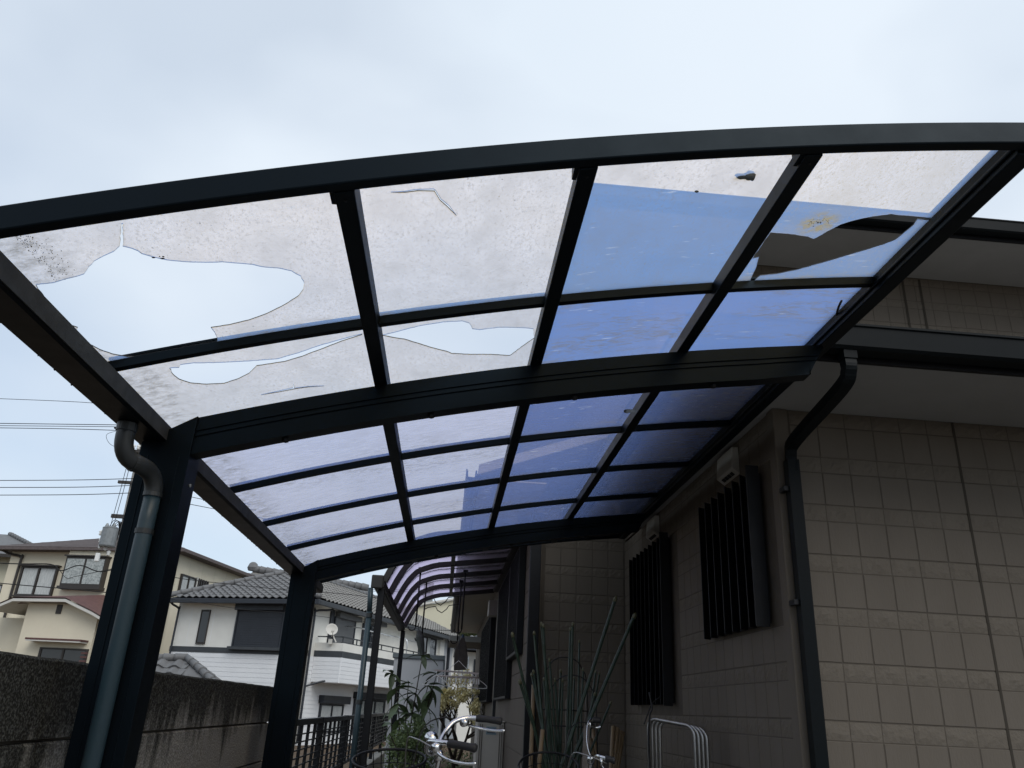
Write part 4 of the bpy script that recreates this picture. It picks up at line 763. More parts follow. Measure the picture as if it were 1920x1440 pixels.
# nested steel frames of a folding rack
RK = [[1.231, 5.0, 1.256], [1.423, 4.75, 1.223], [1.25, 5.0, 0.988], [1.475, 4.75, 1.013]]
for i in range(4):
    off = Vector((.020*i, -.012*i+.02, -.004*i)); p0, p1 = Vector(RK[0])+off, Vector(RK[1])+off+Vector((.012, 0, 0)); d = (p1-p0); u = d.normalized(); r = .055
    pts = [p0+Vector((0, 0, -1.18))+u*-.0, p0+Vector((0, 0, -r))]+[p0+u*(r-r*math.cos(t_))+Vector((0, 0, -r+r*math.sin(t_))) for t_ in [math.pi/2*k/6 for k in range(1, 7)]]+[p1-u*(r-r*math.sin(t_))+Vector((0, 0, -r+r*math.cos(t_))) for t_ in [math.pi/2*k/6 for k in range(7)]]+[p1+Vector((0, 0, -1.17))]
    for q in pts: q.z = max(q.z, .02)
    m = MB(); m.tube(pts, .0095, 10); o = m.build('rack_frame', 'dull_steel', smooth=True)
    tag(o, ['frontmost steel tube frame leaning on the side wall', 'second steel tube frame from the front at the side wall', 'third steel tube frame from the front at the side wall', 'rearmost steel tube frame leaning on the side wall'][i], 'steel frame', 'nested steel tube frames by the side wall')
    for z in (.55, .95):
        m = MB(); a = p0+Vector((0, 0, z-p0.z)); m.tube([a+Vector((0, 0, -.012)), a+Vector((0, 0, .012))], .013, 9); m.build('collar', 'dull_steel', o)
m = MB(); m.tube(smooth_path([(1.26, 5.1, 1.40), (1.25, 5.0, 1.31), (1.235, 5.0, 1.27), (1.225, 5.0, 1.15), (1.23, 5.0, .98), (1.225, 5.0, .8)], 5), .005, 6); m.tube(smooth_path([(1.20, 5.0, 1.22), (1.26, 5.05, 1.33), (1.33, 5.1, 1.38)], 5), .004, 5)
tag(m.build('black_cord', 'cable', smooth=True), 'black cord tied round the corner of the steel frames', 'cord')
# ------------------------------------------------------------------ bicycles
def bicycle(lab, loc, yaw, lean, turn, bell, basket_mat, sweep=1.0):
    """Local frame: x forward, y left, z up; the thing's origin is on the ground under the bottom bracket."""
    B = Matrix.Translation(Vector(loc)) @ Matrix.Rotation(yaw, 4, 'Z') @ Matrix.Rotation(lean, 4, 'X')
    head = Vector((.40, 0, .78)); ax = Vector((-.32, 0, .95)).normalized(); S_ = Matrix.Translation(head) @ Matrix.Rotation(turn, 4, ax) @ Matrix.Translation(-head)
    t = thing('bicycle', lab, 'bicycle', loc)
    def T(m, st=False, bar=False):
        if bar: m.v = [(.35-(.35-p[0])*sweep, p[1], p[2]) for p in m.v]
        X = B @ S_ if st else B; m.v = [tuple(X @ Vector(p)) for p in m.v]; return m
    def wheel(cx, st, nm):
        m = MB(); c = (cx, 0, .33); m.tube(arcpts(c, .315, 0, 2*math.pi, 36, ((1, 0, 0), (0, 0, 1))), .019, 8, caps=False); w = T(m, st).build(nm, 'black_rubber', t, smooth=True)
        m = MB(); m.tube(arcpts(c, .290, 0, 2*math.pi, 36, ((1, 0, 0), (0, 0, 1))), .011, 6, caps=False); T(m, st).build('rim', 'chrome', w, smooth=True)
        m = MB(); m.lathe((cx, -.04, .33), [(.012, 0), (.022, .01), (.022, .07), (.012, .08)], 10, axis=(0, 1, 0))
        for i in range(16): a = 2*math.pi*i/16; m.tube([(cx+.015*math.cos(a+1), (.02 if i % 2 else -.02), .33+.015*math.sin(a+1)), (cx+.285*math.cos(a), 0, .33+.285*math.sin(a))], .0012, 4)
        T(m, st).build('spokes', 'chrome', w)
        m = MB(); m.tube(arcpts(c, .352, -.35 if st else .2, math.pi*.8 if st else math.pi*1.05, 22, ((1, 0, 0), (0, 0, 1))), .022, 6); T(m, st).build('mudguard', 'dull_steel', w, smooth=True)
    wheel(.62, True, 'front_wheel'); wheel(-.46, False, 'rear_wheel')
    m = MB(); m.tube(smooth_path([(.42, 0, .70), (.22, 0, .42), (0, 0, .29)], 5), .017, 8); m.tube([(0, 0, .29), (-.17, 0, .78)], .015, 8); m.tube([(.385, 0, .86), (.435, 0, .68)], .019, 8); m.tube([(.40, 0, .77), (.05, 0, .44)], .013, 8)
    for y in (-.05, .05): m.tube([(0, y*.6, .29), (-.46, y, .33)], .009, 6); m.tube([(-.15, y*.5, .66), (-.46, y, .33)], .008, 6)
    T(m).build('frame', 'dull_steel', t, smooth=True)
    m = MB()
    for y in (-.05, .05): m.tube(smooth_path([(.43, y*.5, .70), (.47, y, .58), (.62, y, .33)], 4), .011, 7)
    T(m, True).build('fork', 'dull_steel', t, smooth=True)
    m = MB(); m.add([(x, y*w, z) for x, w, z in ((-.33, .10, .86), (-.30, .11, .885), (-.16, .09, .875), (-.02, .03, .87), (.0, .02, .86)) for y in (-1, 0, 1)], [(i*3+j, i*3+j+1, i*3+4+j, i*3+3+j) for i in range(4) for j in (0, 1)])
    m.add([(x, y*w, z) for x, w, z in ((-.33, .09, .80), (-.30, .10, .81), (-.16, .07, .83), (-.02, .02, .84), (.0, .01, .85)) for y in (-1, 0, 1)], [(i*3+j, i*3+3+j, i*3+4+j, i*3+j+1) for i in range(4) for j in (0, 1)]); sd_ = T(m).build('saddle', 'black_rubber', t, smooth=True)
    m = MB(); m.lathe((-.01, -.055, .29), [(.0, 0), (.09, .0), (.09, .006), (.0, .006)], 18, axis=(0, 1, 0)); m.bar((0, -.07, .29), (.10, -.07, .16), .012, .02); m.bar((0, .07, .29), (-.10, .07, .42), .012, .02); m.box(.07, .15, -.15, -.08, .145, .17); m.box(-.14, -.06, .08, .15, .41, .435); T(m).build('cranks', 'dull_steel', t)
    # handlebar assembly
    RZ = .095
    st = MB(); st.tube([(.39, 0, .84), (.352, 0, 1.06), (.35, 0, 1.08)], .0125, 10); st.lathe((.352, 0, 1.06), [(.019, 0), (.021, .012), (.019, .034), (.010, .042)], 12); hb = T(st, True).build('stem', 'chrome', t, smooth=True)
    m = MB()
    for s in (-1, 1): m.tube(smooth_path([(.36, 0, 1.0+RZ), (.372, s*.06, 1.005+RZ), (.375, s*.13, 1.035+RZ), (.345, s*.20, 1.085+RZ), (.29, s*.248, 1.10+RZ), (.22, s*.262, 1.10+RZ), (.145, s*.268, 1.095+RZ)], 6), .0112, 10)
    bar_ = T(m, True, True).build('handlebar', 'chrome', t, smooth=True)
    for s in (-1, 1):
        m = MB(); m.tube([(.245, s*.259, 1.10+RZ), (.238, s*.26, 1.10+RZ), (.19, s*.264, 1.099+RZ), (.15, s*.267, 1.0955+RZ), (.125, s*.269, 1.094+RZ), (.118, s*.2695, 1.0935+RZ)], [.0145, .0165, .0155, .016, .0185, .013], 12); T(m, True, True).build('grip', 'black_rubber', bar_, smooth=True)
        m = MB(); m.tube(smooth_path([(.292, s*.250, 1.085+RZ), (.28, s*.275, 1.062+RZ), (.22, s*.30, 1.045+RZ), (.15, s*.305, 1.04+RZ), (.11, s*.305, 1.045+RZ)], 4), [.007]*17, 6); m.lathe((.295, s*.247, 1.082+RZ), [(.018, -.012), (.02, 0), (.018, .028)], 10, axis=(.2, 1, 0)); T(m, True, True).build('brake_lever', 'chrome', bar_, smooth=True)
        m = MB(); m.tube(smooth_path([(.30, s*.26, 1.075+RZ), (.40, s*.22, 1.10+RZ), (.47, s*.12, 1.06+RZ), (.49, s*.04, .95), (.47, 0, .80), (.46, 0, .66)], 5), .0033, 6); T(m, True).build('brake_cable', 'dull_steel' if s > 0 else 'cable', bar_, smooth=True)
    if bell:
        m = MB(); m.lathe((.352, .145, 1.085+RZ), [(.006, -.035), (.010, -.006), (.031, .0), (.031, .009), (.023, .024), (.010, .031), (.0035, .0315)], 16); T(m, True).build('bell', 'chrome', bar_, smooth=True)
    # basket: rim, rods and rings
    b = MB(); R_, r_ = (.165, .185), (.125, .145); cx, zt, zl = .585, 1.045, .76
    ell = lambda q, z, n=28: [(cx+q[0]*math.cos(2*math.pi*i/n), q[1]*math.sin(2*math.pi*i/n), z) for i in range(n+1)]
    b.tube(ell(R_, zt), .0065, 7); bk = T(b, True).build('basket', basket_mat, t, smooth=True)
    for k in range(1, 6): m = MB(); f = k/5; q = (R_[0]+(r_[0]-R_[0])*f, R_[1]+(r_[1]-R_[1])*f); m.tube(ell(q, zt+(zl-zt)*f), .0026, 5); T(m, True).build('wire_ring', basket_mat, bk)
    for i in range(26):
        a = 2*math.pi*i/26; m = MB(); m.tube([(cx+R_[0]*math.cos(a), R_[1]*math.sin(a), zt), (cx+r_[0]*math.cos(a), r_[1]*math.sin(a), zl)], .0024, 4); T(m, True).build('wire', basket_mat, bk)
    m = MB()
    for i in range(-3, 4): m.tube([(cx-.12, i*.04, zl), (cx+.12, i*.04, zl)], .0024, 4)
    m.bar((.46, 0, .80), (.62, 0, .715), .03, .006); T(m, True).build('basket_floor', basket_mat, bk)
    return t
B1 = bicycle('silver city bicycle with chrome bell and black wire basket before the rear wing', (.385, 4.12, 0), math.pi-.16, math.radians(-13), math.radians(-6), True, 'black_metal')
B2 = bicycle('second bicycle with shiny chrome handlebar in the shade by the stakes', (1.245, 4.95, 0), math.pi-.22, math.radians(-17), math.radians(10), False, 'black_metal', .38)

# ------------------------------------------------------------------ neighbour houses
def facade(parent, o, u, n):
    def put(name, mt, r, d0, d1, par=None, bevel=0, label=None):
        u0, u1, z0, z1 = r; m = MB(); m.obox(o, u, n, min(u0, u1), max(u0, u1), d0, d1, z0, z1); x = m.build(name, mt, par or parent, bevel=bevel)
        if label: x['label'] = label
        return x
    return put
def window(put, r, style='curtain', frame='frame_brown', depth=.05, box=None, mull=1):
    u0, u1 = sorted(r[:2]); z0, z1 = r[2:]
    w = put('window', frame, (u0, u1, z0, z1), .002, depth*.4); g = .05*(u1-u0)+.015
    k = mull+1; W_ = (u1-u0-g*(k+1))/k
    for i in range(k):
        a = u0+g+i*(W_+g); put('pane', style, (a, a+W_, z0+.06, z1-.06), depth*.4+.002, depth*.4+.012, w)
    for rr_ in ((u0, u1, z1-.05, z1), (u0, u1, z0, z0+.05), (u0, u0+g*.8, z0+.051, z1-.051), (u1-g*.8, u1, z0+.051, z1-.051)): put('frame', frame, rr_, depth*.4+.001, depth, w)
    for i in range(1, k): a = u0+i*(W_+g); put('frame', frame, (a+g*.2, a+g*.9, z0+.051, z1-.051), depth*.4+.013, depth, w)
    return w
def roll_shutter(put, r, mt, n):
    u0, u1 = sorted(r[:2]); z0, z1 = r[2:]; s = put('shutter', mt, (u0, u1, z0, z1), .03, .06); h = (z1-z0)/n
    for i in range(n): put('slat', mt, (u0+.03, u1-.03, z0+i*h+h*.08, z0+(i+1)*h-h*.08), .061, .070, s)
    for a in (u0-.05, u1): put('guide', 'shutter', (a, a+.05, z0-.02, z1+.02), .0, .09, s)
    return s
def tile_unit(w, l, name, mt):
    m = MB(); n = 6; t = .022; vs = []
    for y, lift in ((0, .035), (l, .0)):
        for i in range(n+1):
            a = i/n; vs.append((a*w, y, lift+.030*math.sin(2*math.pi*a)))
    vs += [(x, y, z-t) for x, y, z in vs[:n+1]]
    m.add(vs, [(i, i+1, n+2+i, n+1+i) for i in range(n)]+[(2*n+2+i, 2*n+3+i, i+1, i) for i in range(n)]); return mesh_of(m, name, mt)
def tiled_slope(parent, o, u, up, length, rows, tw, tl, slope, cut, mt, single):
    """o: eave start; u: unit along the eave; up: unit horizontal direction up the slope; cut(row fraction) -> (u0, u1) kept."""
    me = tile_unit(tw, tl*1.12, 'roof_tile', mt); far = MB(); rot = Matrix(((u[0], up[0]*math.cos(slope), -up[0]*math.sin(slope)), (u[1], up[1]*math.cos(slope), -up[1]*math.sin(slope)), (0, math.sin(slope), math.cos(slope))))
    eul = rot.to_euler(); k = 0
    for j in range(rows):
        d = j*tl; a, b = cut((j+.5)*tl*math.cos(slope)); i = 0
        while i*tw < length:
            x = i*tw
            if x >= a-.02 and x+tw <= b+.02:
                p = Vector((o[0]+u[0]*x+up[0]*d*math.cos(slope), o[1]+u[1]*x+up[1]*d*math.cos(slope), o[2]+d*math.sin(slope)))
                if single(x, j): inst('roof_tile', me, parent, p, eul); k += 1
                else: far.add([p+rot @ v.co for v in me.vertices], [tuple(q.vertices) for q in me.polygons])
            i += 1
    if far.v: tag(far.build('roof_tiles', mt, parent), kind='stuff')
    return k
# ---- white house
uR, uL = (.36, .933), (-.933, .36); nL, nR = (-.36, -.933), (.933, -.36)
BW, BE = [-4.426, 26.582], [-4.168, 26.0]; ZE = 2.937+H
wh = thing('white_house', 'white two-storey house with grey tiled roof, dark belt and roller shutters', 'house', (BW[0], BW[1]+6, 0))
fl = facade(wh, BW, uL, nL); fr = facade(wh, BW, uR, nR)
lw = fl('wall', 'white_wall', (0, 5.12, 2.76, ZE+.1), -.2, 0, label='upper front wall in off-white boards'); fl('wall', 'white_siding', (0, 5.12, 0, 2.59), -.2, 0, label='lower front wall in white clapboard')
for i in range(1, 6): fl('board_joint', 'white_siding', (i*.91-.006, i*.91+.006, 2.78, ZE+.05), .0005, .003, lw)
for i in range(14): fl('clapboard', 'white_siding', (.02, 5.10, .62+i*.14, .62+i*.14+.125), .0005, .012)
fl('belt', 'dark_band', (-.02, 5.14, 2.592, 2.758), -.2, .03)
window(fl, (3.80, 4.15, 2.84, 3.94), 'glass_dark', 'frame_brown', .05, mull=0)
roll_shutter(fl, (.97, 2.68, 2.80, 3.925), 'shutter', 16); fl('shutter_box', 'shutter', (.93, 2.75, 3.93, 4.13), .0, .22, bevel=.01); fl('sill', 'dark_band', (.86, 2.80, 2.70, 2.79), .031, .20)
rw = fr('wall', 'white_wall', (.001, 15.0, 2.6, ZE+.1), -.2, 0, label='upper balcony wall'); fr('wall', 'white_siding', (.001, 15.0, 0, 2.599), -.2, 0, label='lower wall facing the garden')
for i in range(16): fr('clapboard', 'white_siding', (.02, 1.15, .55+i*.125, .55+i*.125+.11), .0005, .012)
fr('corner_board', 'white_paint', (.0, .10, .0, ZE), .0005, .02)
roll_shutter(fr, (1.50, 2.92, 3.10, 3.93), 'shutter_grey', 15); fr('shutter_box', 'shutter_grey', (1.55, 3.20, 3.94, 4.12), .0, .2, bevel=.01); fr('window_reveal', 'shutter', (1.20, 1.44, 3.05, 4.15), .0, .05)
window(fr, (3.62, 4.95, 3.05, 3.98), 'glass_dark', 'shutter', .06); fr('shutter_box', 'shutter_grey', (3.75, 5.3, 4.0, 4.15), .0, .2, bevel=.01)
window(fr, (1.27, 2.86, .35, 1.22), 'curtain', 'shutter', .06); fr('shutter_box', 'shutter', (1.18, 3.04, 1.23, 1.47), .0, .2, bevel=.01)
window(fr, (3.62, 6.15, .30, 1.42), 'curtain_lace', 'shutter', .06, mull=2); fr('shutter_box', 'shutter', (3.55, 6.28, 1.43, 1.65), .0, .2, bevel=.01)
window(fr, (8.92, 10.84, 3.20, 4.06), 'glass_dark', 'shutter', .06, mull=1); fr('shutter_box', 'shutter_grey', (9.0, 11.15, 4.07, 4.30), .0, .24, bevel=.01); fr('curtain_strip', 'curtain', (9.75, 10.05, 3.22, 4.04), .065, .075)
fr('pillar', 'white_wall', (11.2, 11.7, 0, ZE+.05), .0, .10); fr('recess', 'grey_render', (11.71, 13.0, 2.0, ZE+.02), .0005, .01)
m = MB(); m.obox(BW, uR, nR, 12.3, 12.42, .02, .12, .1, ZE); m.build('downpipe', 'shutter', wh)
m = MB(); a = lambda uu, d, z: (BW[0]+uR[0]*uu+nR[0]*d, BW[1]+uR[1]*uu+nR[1]*d, z)
m.tube(smooth_path([a(.75, .42, ZE+.02), a(.65, .30, ZE-.12), a(.12, .08, ZE-.22), a(.10, .07, ZE-.5), a(.10, .07, .1)], 4), .035, 8); m.build('downpipe', 'shutter', wh, smooth=True)
m = MB(); m.tube(smooth_path([a(.1, .10, 1.70), a(.45, .45, 1.86), a(.72, .80, 1.94), a(.76, .86, 2.05)], 4), .03, 8); m.lathe(a(.76, .86, 2.03), [(.06, 0), (.10, .12), (.10, .18)], 4); m.build('rain_hopper', 'shutter', wh)
b_ = lambda uu, z: (BW[0]-nL[0]*0+uL[0]*uu+nL[0]*.10, BW[1]+uL[1]*uu+nL[1]*.10, z)
m = MB(); m.tube(smooth_path([(b_(5.15, ZE)[0]-.15, b_(5.15, ZE)[1]-.3, ZE-.03), (b_(5.1, ZE)[0]-.1, b_(5.1, ZE)[1]-.2, ZE-.12), b_(5.02, ZE-.24), b_(5.02, ZE-.5), b_(5.02, .1)], 4), .035, 8); m.build('downpipe', 'shutter', wh, smooth=True)
# balcony
b0, b1 = .50, 8.2
bal = fr('balcony', 'white_siding', (b0, b1, 1.83, 2.60), .001, 1.0, bevel=.01); fr('parapet', 'white_wall', (b0, b1, 2.785, 3.03), .001, 1.0, bal); fr('belt', 'dark_band', (b0-.012, b1+.012, 2.601, 2.784), .001, 1.012, bal)
for i in range(6): fr('clapboard', 'white_siding', (b0+.02, b1-.02, 1.85+i*.122, 1.85+i*.122+.108), 1.0005, 1.010, bal)
for i in range(6):
    m = MB(); m.obox(BW, uR, nR, b0-.010, b0-.0005, .02, .98, 1.85+i*.122, 1.85+i*.122+.108); m.build('clapboard', 'white_siding', bal)
fr('rail', 'dark_band', (b0, b1, 3.20, 3.235), .93, .98, bal); fr('rail', 'dark_band', (b0, b1, 3.031, 3.06), .90, 1.0, bal)
for i in range(9): u_ = b0+.02+i*(b1-b0-.06)/8; fr('baluster', 'dark_band', (u_, u_+.04, 3.061, 3.199), .94, .97, bal)
m = MB(); m.obox(BW, uR, nR, b0, b0+.04, .05, .93, 3.20, 3.235); m.build('rail', 'dark_band', bal)
dish = thing('satellite_dish', 'white satellite dish on the balcony corner of the white house', 'satellite dish', a(.35, .55, 3.03))
dc = Vector(a(.35, .6, 3.42)); m = MB(); m.lathe(dc, [(.02, -.04), (.10, -.028), (.165, .0), (.195, .03), (.19, .034), (.155, .010), (.09, -.017), (.015, -.028)], 20, axis=(.25, -.95, .35)); m.build('dish', 'white_paint', dish, smooth=True)
m = MB(); m.tube([a(.35, .62, 3.40), a(.38, .70, 3.18), a(.38, .80, 3.04)], .02, 8); m.box(dc.x-.06, dc.x+.06, dc.y+.02, dc.y+.12, 2.98, 3.14); m.build('mount', 'white_paint', dish)
m = MB(); m.tube([dc+Vector((.03, -.02, -.22)), dc+Vector((.12, -.36, -.05))], .010, 6); m.lathe(dc+Vector((.12, -.38, -.05)), [(.03, 0), (.035, .05), (.02, .07)], 8, axis=(-.2, 1, -.1)); m.build('receiver', 'white_paint', dish)
for k, uu in enumerate((2.3, 5.2, 5.6)):
    m = MB(); m.tube(smooth_path([a(uu, .95, 3.05), a(uu, .95, 3.45), a(uu, .85, 3.62), a(uu, .35, 3.70), a(uu, .1, 3.72)], 5), .022, 7)
    o = m.build('pole_bracket', 'aluminium', smooth=True); tag(o, ['silver drying-pole bracket alone at the left end of the far balcony', 'left one of the paired silver drying-pole brackets on the balcony', 'right one of the paired silver drying-pole brackets on the balcony'][k], 'bracket', 'drying pole brackets on the balcony')
m = MB(); m.tube([a(2.9, .55, 3.66), a(8.0, .55, 3.66)], .018, 7); tag(m.build('drying_pole', 'aluminium', smooth=True), 'silver drying pole lying across the balcony brackets', 'pole')
# roof of the white house
SL = math.radians(24.8); hw = 2.85; tanS = math.tan(SL)
roof = MB(); Lr = 15.4
e = lambda du, dl, z: (BE[0]+uR[0]*du+uL[0]*dl, BE[1]+uR[1]*du+uL[1]*dl, z)
zE = ZE+.06; zr = zE+hw*tanS
roof.add([e(0, 0, zE), e(0, 2*hw, zE), e(hw, hw, zr), e(Lr, 0, zE), e(Lr-hw, hw, zr), e(Lr, 2*hw, zE)], [(0, 2, 1), (0, 3, 4, 2), (1, 2, 4, 5), (3, 5, 4), (0, 1, 5, 3)]); rf = roof.build('roof', 'dark_band', wh)
kk = tiled_slope(rf, e(-.03, 2*hw, zE+.04), (-uL[0], -uL[1]), uR, 2*hw, 14, .265, .235, SL, lambda d: (d, 2*hw-d), 'tile_grey', lambda x, j: True)
tiled_slope(rf, e(0, -.03, zE+.04), uR, uL, Lr, 14, .265, .235, SL, lambda d: (d, Lr-d), 'tile_pale', lambda x, j: x < 5.4 and j < 7)
def ridge(parent, p, q, n, r=.085):
    p, q = Vector(p), Vector(q)
    for i in range(n):
        a_, b2 = p+(q-p)*i/n, p+(q-p)*(i+1.06)/n; m = MB(); m.tube([a_, a_+(b2-a_)*.12, b2], [r*1.18, r*1.12, r*.92], 8); m.build('ridge_tile', 'tile_grey', parent, smooth=True)
ridge(rf, e(.02, 2*hw-.02, zE+.12), e(hw, hw, zr+.09), 12); ridge(rf, e(.02, .02, zE+.12), e(hw, hw, zr+.09), 12); ridge(rf, e(hw, hw, zr+.09), e(Lr-hw, hw, zr+.09), 28)
m = MB(); m.obox(BE, uL, nL, -.08, 2*hw+.08, -.02, .09, ZE-.09, ZE+.06); m.build('gutter', 'shutter', wh, bevel=.015)
m = MB(); m.obox(BE, uR, nR, .0, Lr, -.02, .09, ZE-.09, ZE+.06); m.build('gutter', 'dark_band', wh, bevel=.015)
m = MB(); m.add([e(0, 0, ZE-.02), e(.5, .5, ZE-.02), e(.5, 2*hw-.5, ZE-.02), e(0, 2*hw, ZE-.02)], [(0, 1, 2, 3)]); m.add([e(0, 0, ZE-.02), e(Lr, 0, ZE-.02), e(Lr, .5, ZE-.02), e(.5, .5, ZE-.02)], [(0, 1, 2, 3)]); m.build('soffit', 'white_paint', wh)

# ---- cream house
AW = [-10.715, 31.79]; vR, vL = (.2, .98), (-.98, .2); mL, mR = (-.2, -.98), (.98, -.2); AE = 6.45
ch = thing('cream_house', 'cream stucco two-storey house with brown slate roof and red porch roof', 'house', (AW[0]-3, AW[1]+4, 0))
fa = facade(ch, AW, vL, mL); fb = facade(ch, AW, vR, mR)
fa('wall', 'cream_stucco', (0, 7.1, 0, AE), -.2, 0, label='wall facing the carport'); fb('wall', 'cream_stucco', (.001, 9.5, 0, AE-.05), -.2, 0, label='long side wall')
fa('wall_return', 'cream_stucco', (0, 4.35, 3.0, AE-.0), .0005, .35)
for i in range(1, 9): fb('board_joint', 'cream_far', (i*1.05-.008, i*1.05+.008, 3, AE-.1), .0005, .004)
window(fa, (4.86, 6.42, 4.56, 5.68), 'curtain', 'frame_brown', .12); fa('window_hood', 'frame_brown', (4.78, 6.5, 5.69, 5.74), .0, .22); fa('sill', 'frame_brown', (4.80, 6.48, 4.50, 4.555), .0, .18)
bay = fa('bay_frame', 'frame_brown', (2.55, 4.22, 4.90, 6.02), .351, .62)
for u0, u1 in ((2.60, 3.33), (3.42, 4.16)): fa('pane', 'curtain_lace', (u0, u1, 5.0, 5.94), .621, .63, bay)
fa('sill', 'frame_brown', (2.50, 4.28, 4.80, 4.899), .351, .68, bay); fa('window_hood', 'frame_brown', (2.50, 4.28, 6.03, 6.08), .351, .70, bay)
window(fb, (.45, 1.60, 4.95, 5.65), 'curtain', 'frame_brown', .1); fb('trim', 'white_paint', (1.62, 1.70, 4.9, 5.7), .0, .1); gw2 = fb('lattice_window', 'glass_dark', (1.75, 2.65, 5.12, 5.66), .0, .06)
for i in range(5): fb('slat', 'frame_brown', (1.78+i*.19, 1.86+i*.19, 5.1, 5.68), .061, .10, gw2)
ea = lambda du, dl, z: (AW[0]+vR[0]*(du-.5)+vL[0]*(dl-.5), AW[1]+vR[1]*(du-.5)+vL[1]*(dl-.5), z)
m = MB(); A0, A1, zA = 8.1, 10.4, AE+.02; hh = 4.05; zt = zA+hh*.32
m.add([ea(0, 0, zA), ea(0, A0, zA-.10), ea(hh, hh, zt), ea(A1, 0, zA), ea(A1-hh, hh, zt), ea(A1, A0, zA)]+[ea(0, 0, zA-.12), ea(0, A0, zA-.22), ea(A1, 0, zA-.12), ea(A1, A0, zA-.12)], [(0, 2, 1), (0, 3, 4, 2), (1, 2, 4, 5), (3, 5, 4), (6, 7, 9, 8), (0, 1, 7, 6), (3, 0, 6, 8), (1, 5, 9, 7), (5, 3, 8, 9)]); ar = m.build('roof', 'slate_brown', ch)
for j in range(11):                                          # slate courses stand proud of each other
    d = j*.36
    if d > hh-.3: break
    zz_ = lambda q: zA+q*.32+.012
    m = MB(); m.add([ea(d, d, zz_(d)), ea(d, A0-d, zz_(d)-.1*(1-d/hh)), ea(d+.36, A0-d-.36, zz_(d+.36)-.012-.1*(1-d/hh)), ea(d+.36, d+.36, zz_(d+.36)-.012)], [(0, 3, 2, 1)]); m.build('slate_course', 'slate_brown', ar)
m = MB(); m.tube(smooth_path([ea(.3, A0-.1, AE-.12), ea(.35, A0-.5, AE-.30), ea(.45, A0-1.0, AE-.42), ea(.42, A0-1.03, AE-.9), ea(.42, A0-1.03, .2)], 4), .05, 8); m.build('downpipe', 'frame_brown', ch)
po = (AW[0]+mL[0]*2.2, AW[1]+mL[1]*2.2); fp = facade(ch, po, vL, mL)
pw = [(1.25, 0), (4.05, 0), (4.05, 4.06), (2.36, 4.09), (1.25, 3.68)]; pq = lambda u_, d, z: (po[0]+vL[0]*u_+mL[0]*d, po[1]+vL[1]*u_+mL[1]*d, z); m = MB(); m.add([pq(u_, d, z) for d in (0, -2.2) for u_, z in pw], [tuple(range(5)), tuple(range(9, 4, -1))]+[(j, 5+j, 5+(j+1) % 5, (j+1) % 5) for j in range(5)]); m.build('porch_wall', 'cream_stucco', ch); fp('porch_recess', 'cream_stucco', (4.06, 6.4, 0, 3.6), -2.0, -.9)
vt = fp('air_vent', 'frame_brown', (2.70, 2.90, 3.72, 4.04), .001, .03); window(fp, (1.28, 3.12, 1.4, 2.58), 'glass_dark', 'frame_brown', .06)
fp('window_canopy', 'red_roof', (1.38, 3.48, 2.80, 2.86), .0, .45); fp('canopy_edge', 'white_paint', (1.40, 3.46, 2.755, 2.799), .0, .44)
for i in range(8): fp('side_slat', 'red_roof', (1.26, 1.5, 1.5+i*.13, 1.56+i*.13), .061, .09)
window(fp, (4.6, 5.2, 1.6, 2.4), 'glass_dark', 'frame_brown', .05, mull=0) if False else None
P3 = lambda uu, d, z: (po[0]+vL[0]*uu+mL[0]*d, po[1]+vL[1]*uu+mL[1]*d, z)
outl = [(5.15, 3.80), (4.38, 4.16), (2.36, 4.20), (1.25, 3.80), (.7, 3.56)]
m = MB(); t_ = .10
m.add([P3(u_, .42, z_) for u_, z_ in outl]+[P3(u_, .42, z_-t_) for u_, z_ in outl]+[P3(u_, .36, z_) for u_, z_ in outl]+[P3(u_, .36, z_-t_) for u_, z_ in outl], [(i, i+1, 6+i, 5+i) for i in range(4)]+[(10+i, 15+i, 16+i, 11+i) for i in range(4)]+[(5+i, 6+i, 16+i, 15+i) for i in range(4)]+[(i, 10+i, 11+i, i+1) for i in range(4)]); m.build('bargeboard', 'white_paint', ch)
m = MB(); ap = P3(2.3, -1.6, 4.62); rb = [P3(u_, .45, z_+.04) for u_, z_ in outl]; bk = [P3(5.9, -2.0, 4.0), ap, P3(.4, -2.0, 3.7)]
m.add(rb+bk+[P3(2.36, .45, 4.20)], [(0, 1, 6, 5), (1, 2, 6), (2, 3, 6), (3, 4, 7, 6)]); m.build('porch_roof', 'red_roof', ch)
m = MB(); m.add([P3(u_, .40, z_-.09) for u_, z_ in outl]+[P3(u_, -2.0, z_-.05) for u_, z_ in outl], [(i, 5+i, 6+i, i+1) for i in range(4)]); m.build('porch_soffit', 'white_paint', ch)
# ---- grey-roofed house at the far left edge
lh = thing('grey_roof_house', 'grey roofed house peeking out at the left edge behind the cream house', 'house', (-21, 40, 0))
MB().box(-28, -19.2, 39, 46, 0, 6.9).build('wall', 'cream_far', lh)
m = MB(); m.add([(-28.5, 38.3, 6.9), (-18.6, 38.3, 6.9), (-23, 42.5, 8.5), (-25, 42.5, 8.5), (-18.6, 46.7, 6.9), (-28.5, 46.7, 6.9)], [(0, 1, 2, 3), (1, 4, 2), (4, 5, 3, 2), (5, 0, 3), (0, 5, 4, 1)]); rl = m.build('roof', 'tile_grey', lh)
ridge(rl, (-18.6, 38.3, 6.95), (-23, 42.5, 8.55), 16, .1); MB().box(-28.5, -18.6, 38.2, 38.32, 6.75, 6.89).build('gutter', 'frame_brown', lh)
window(facade(lh, (-19.2, 39), (-1, 0), (0, -1)), (.6, 2.4, 4.2, 5.6), 'curtain', 'frame_brown', .1)
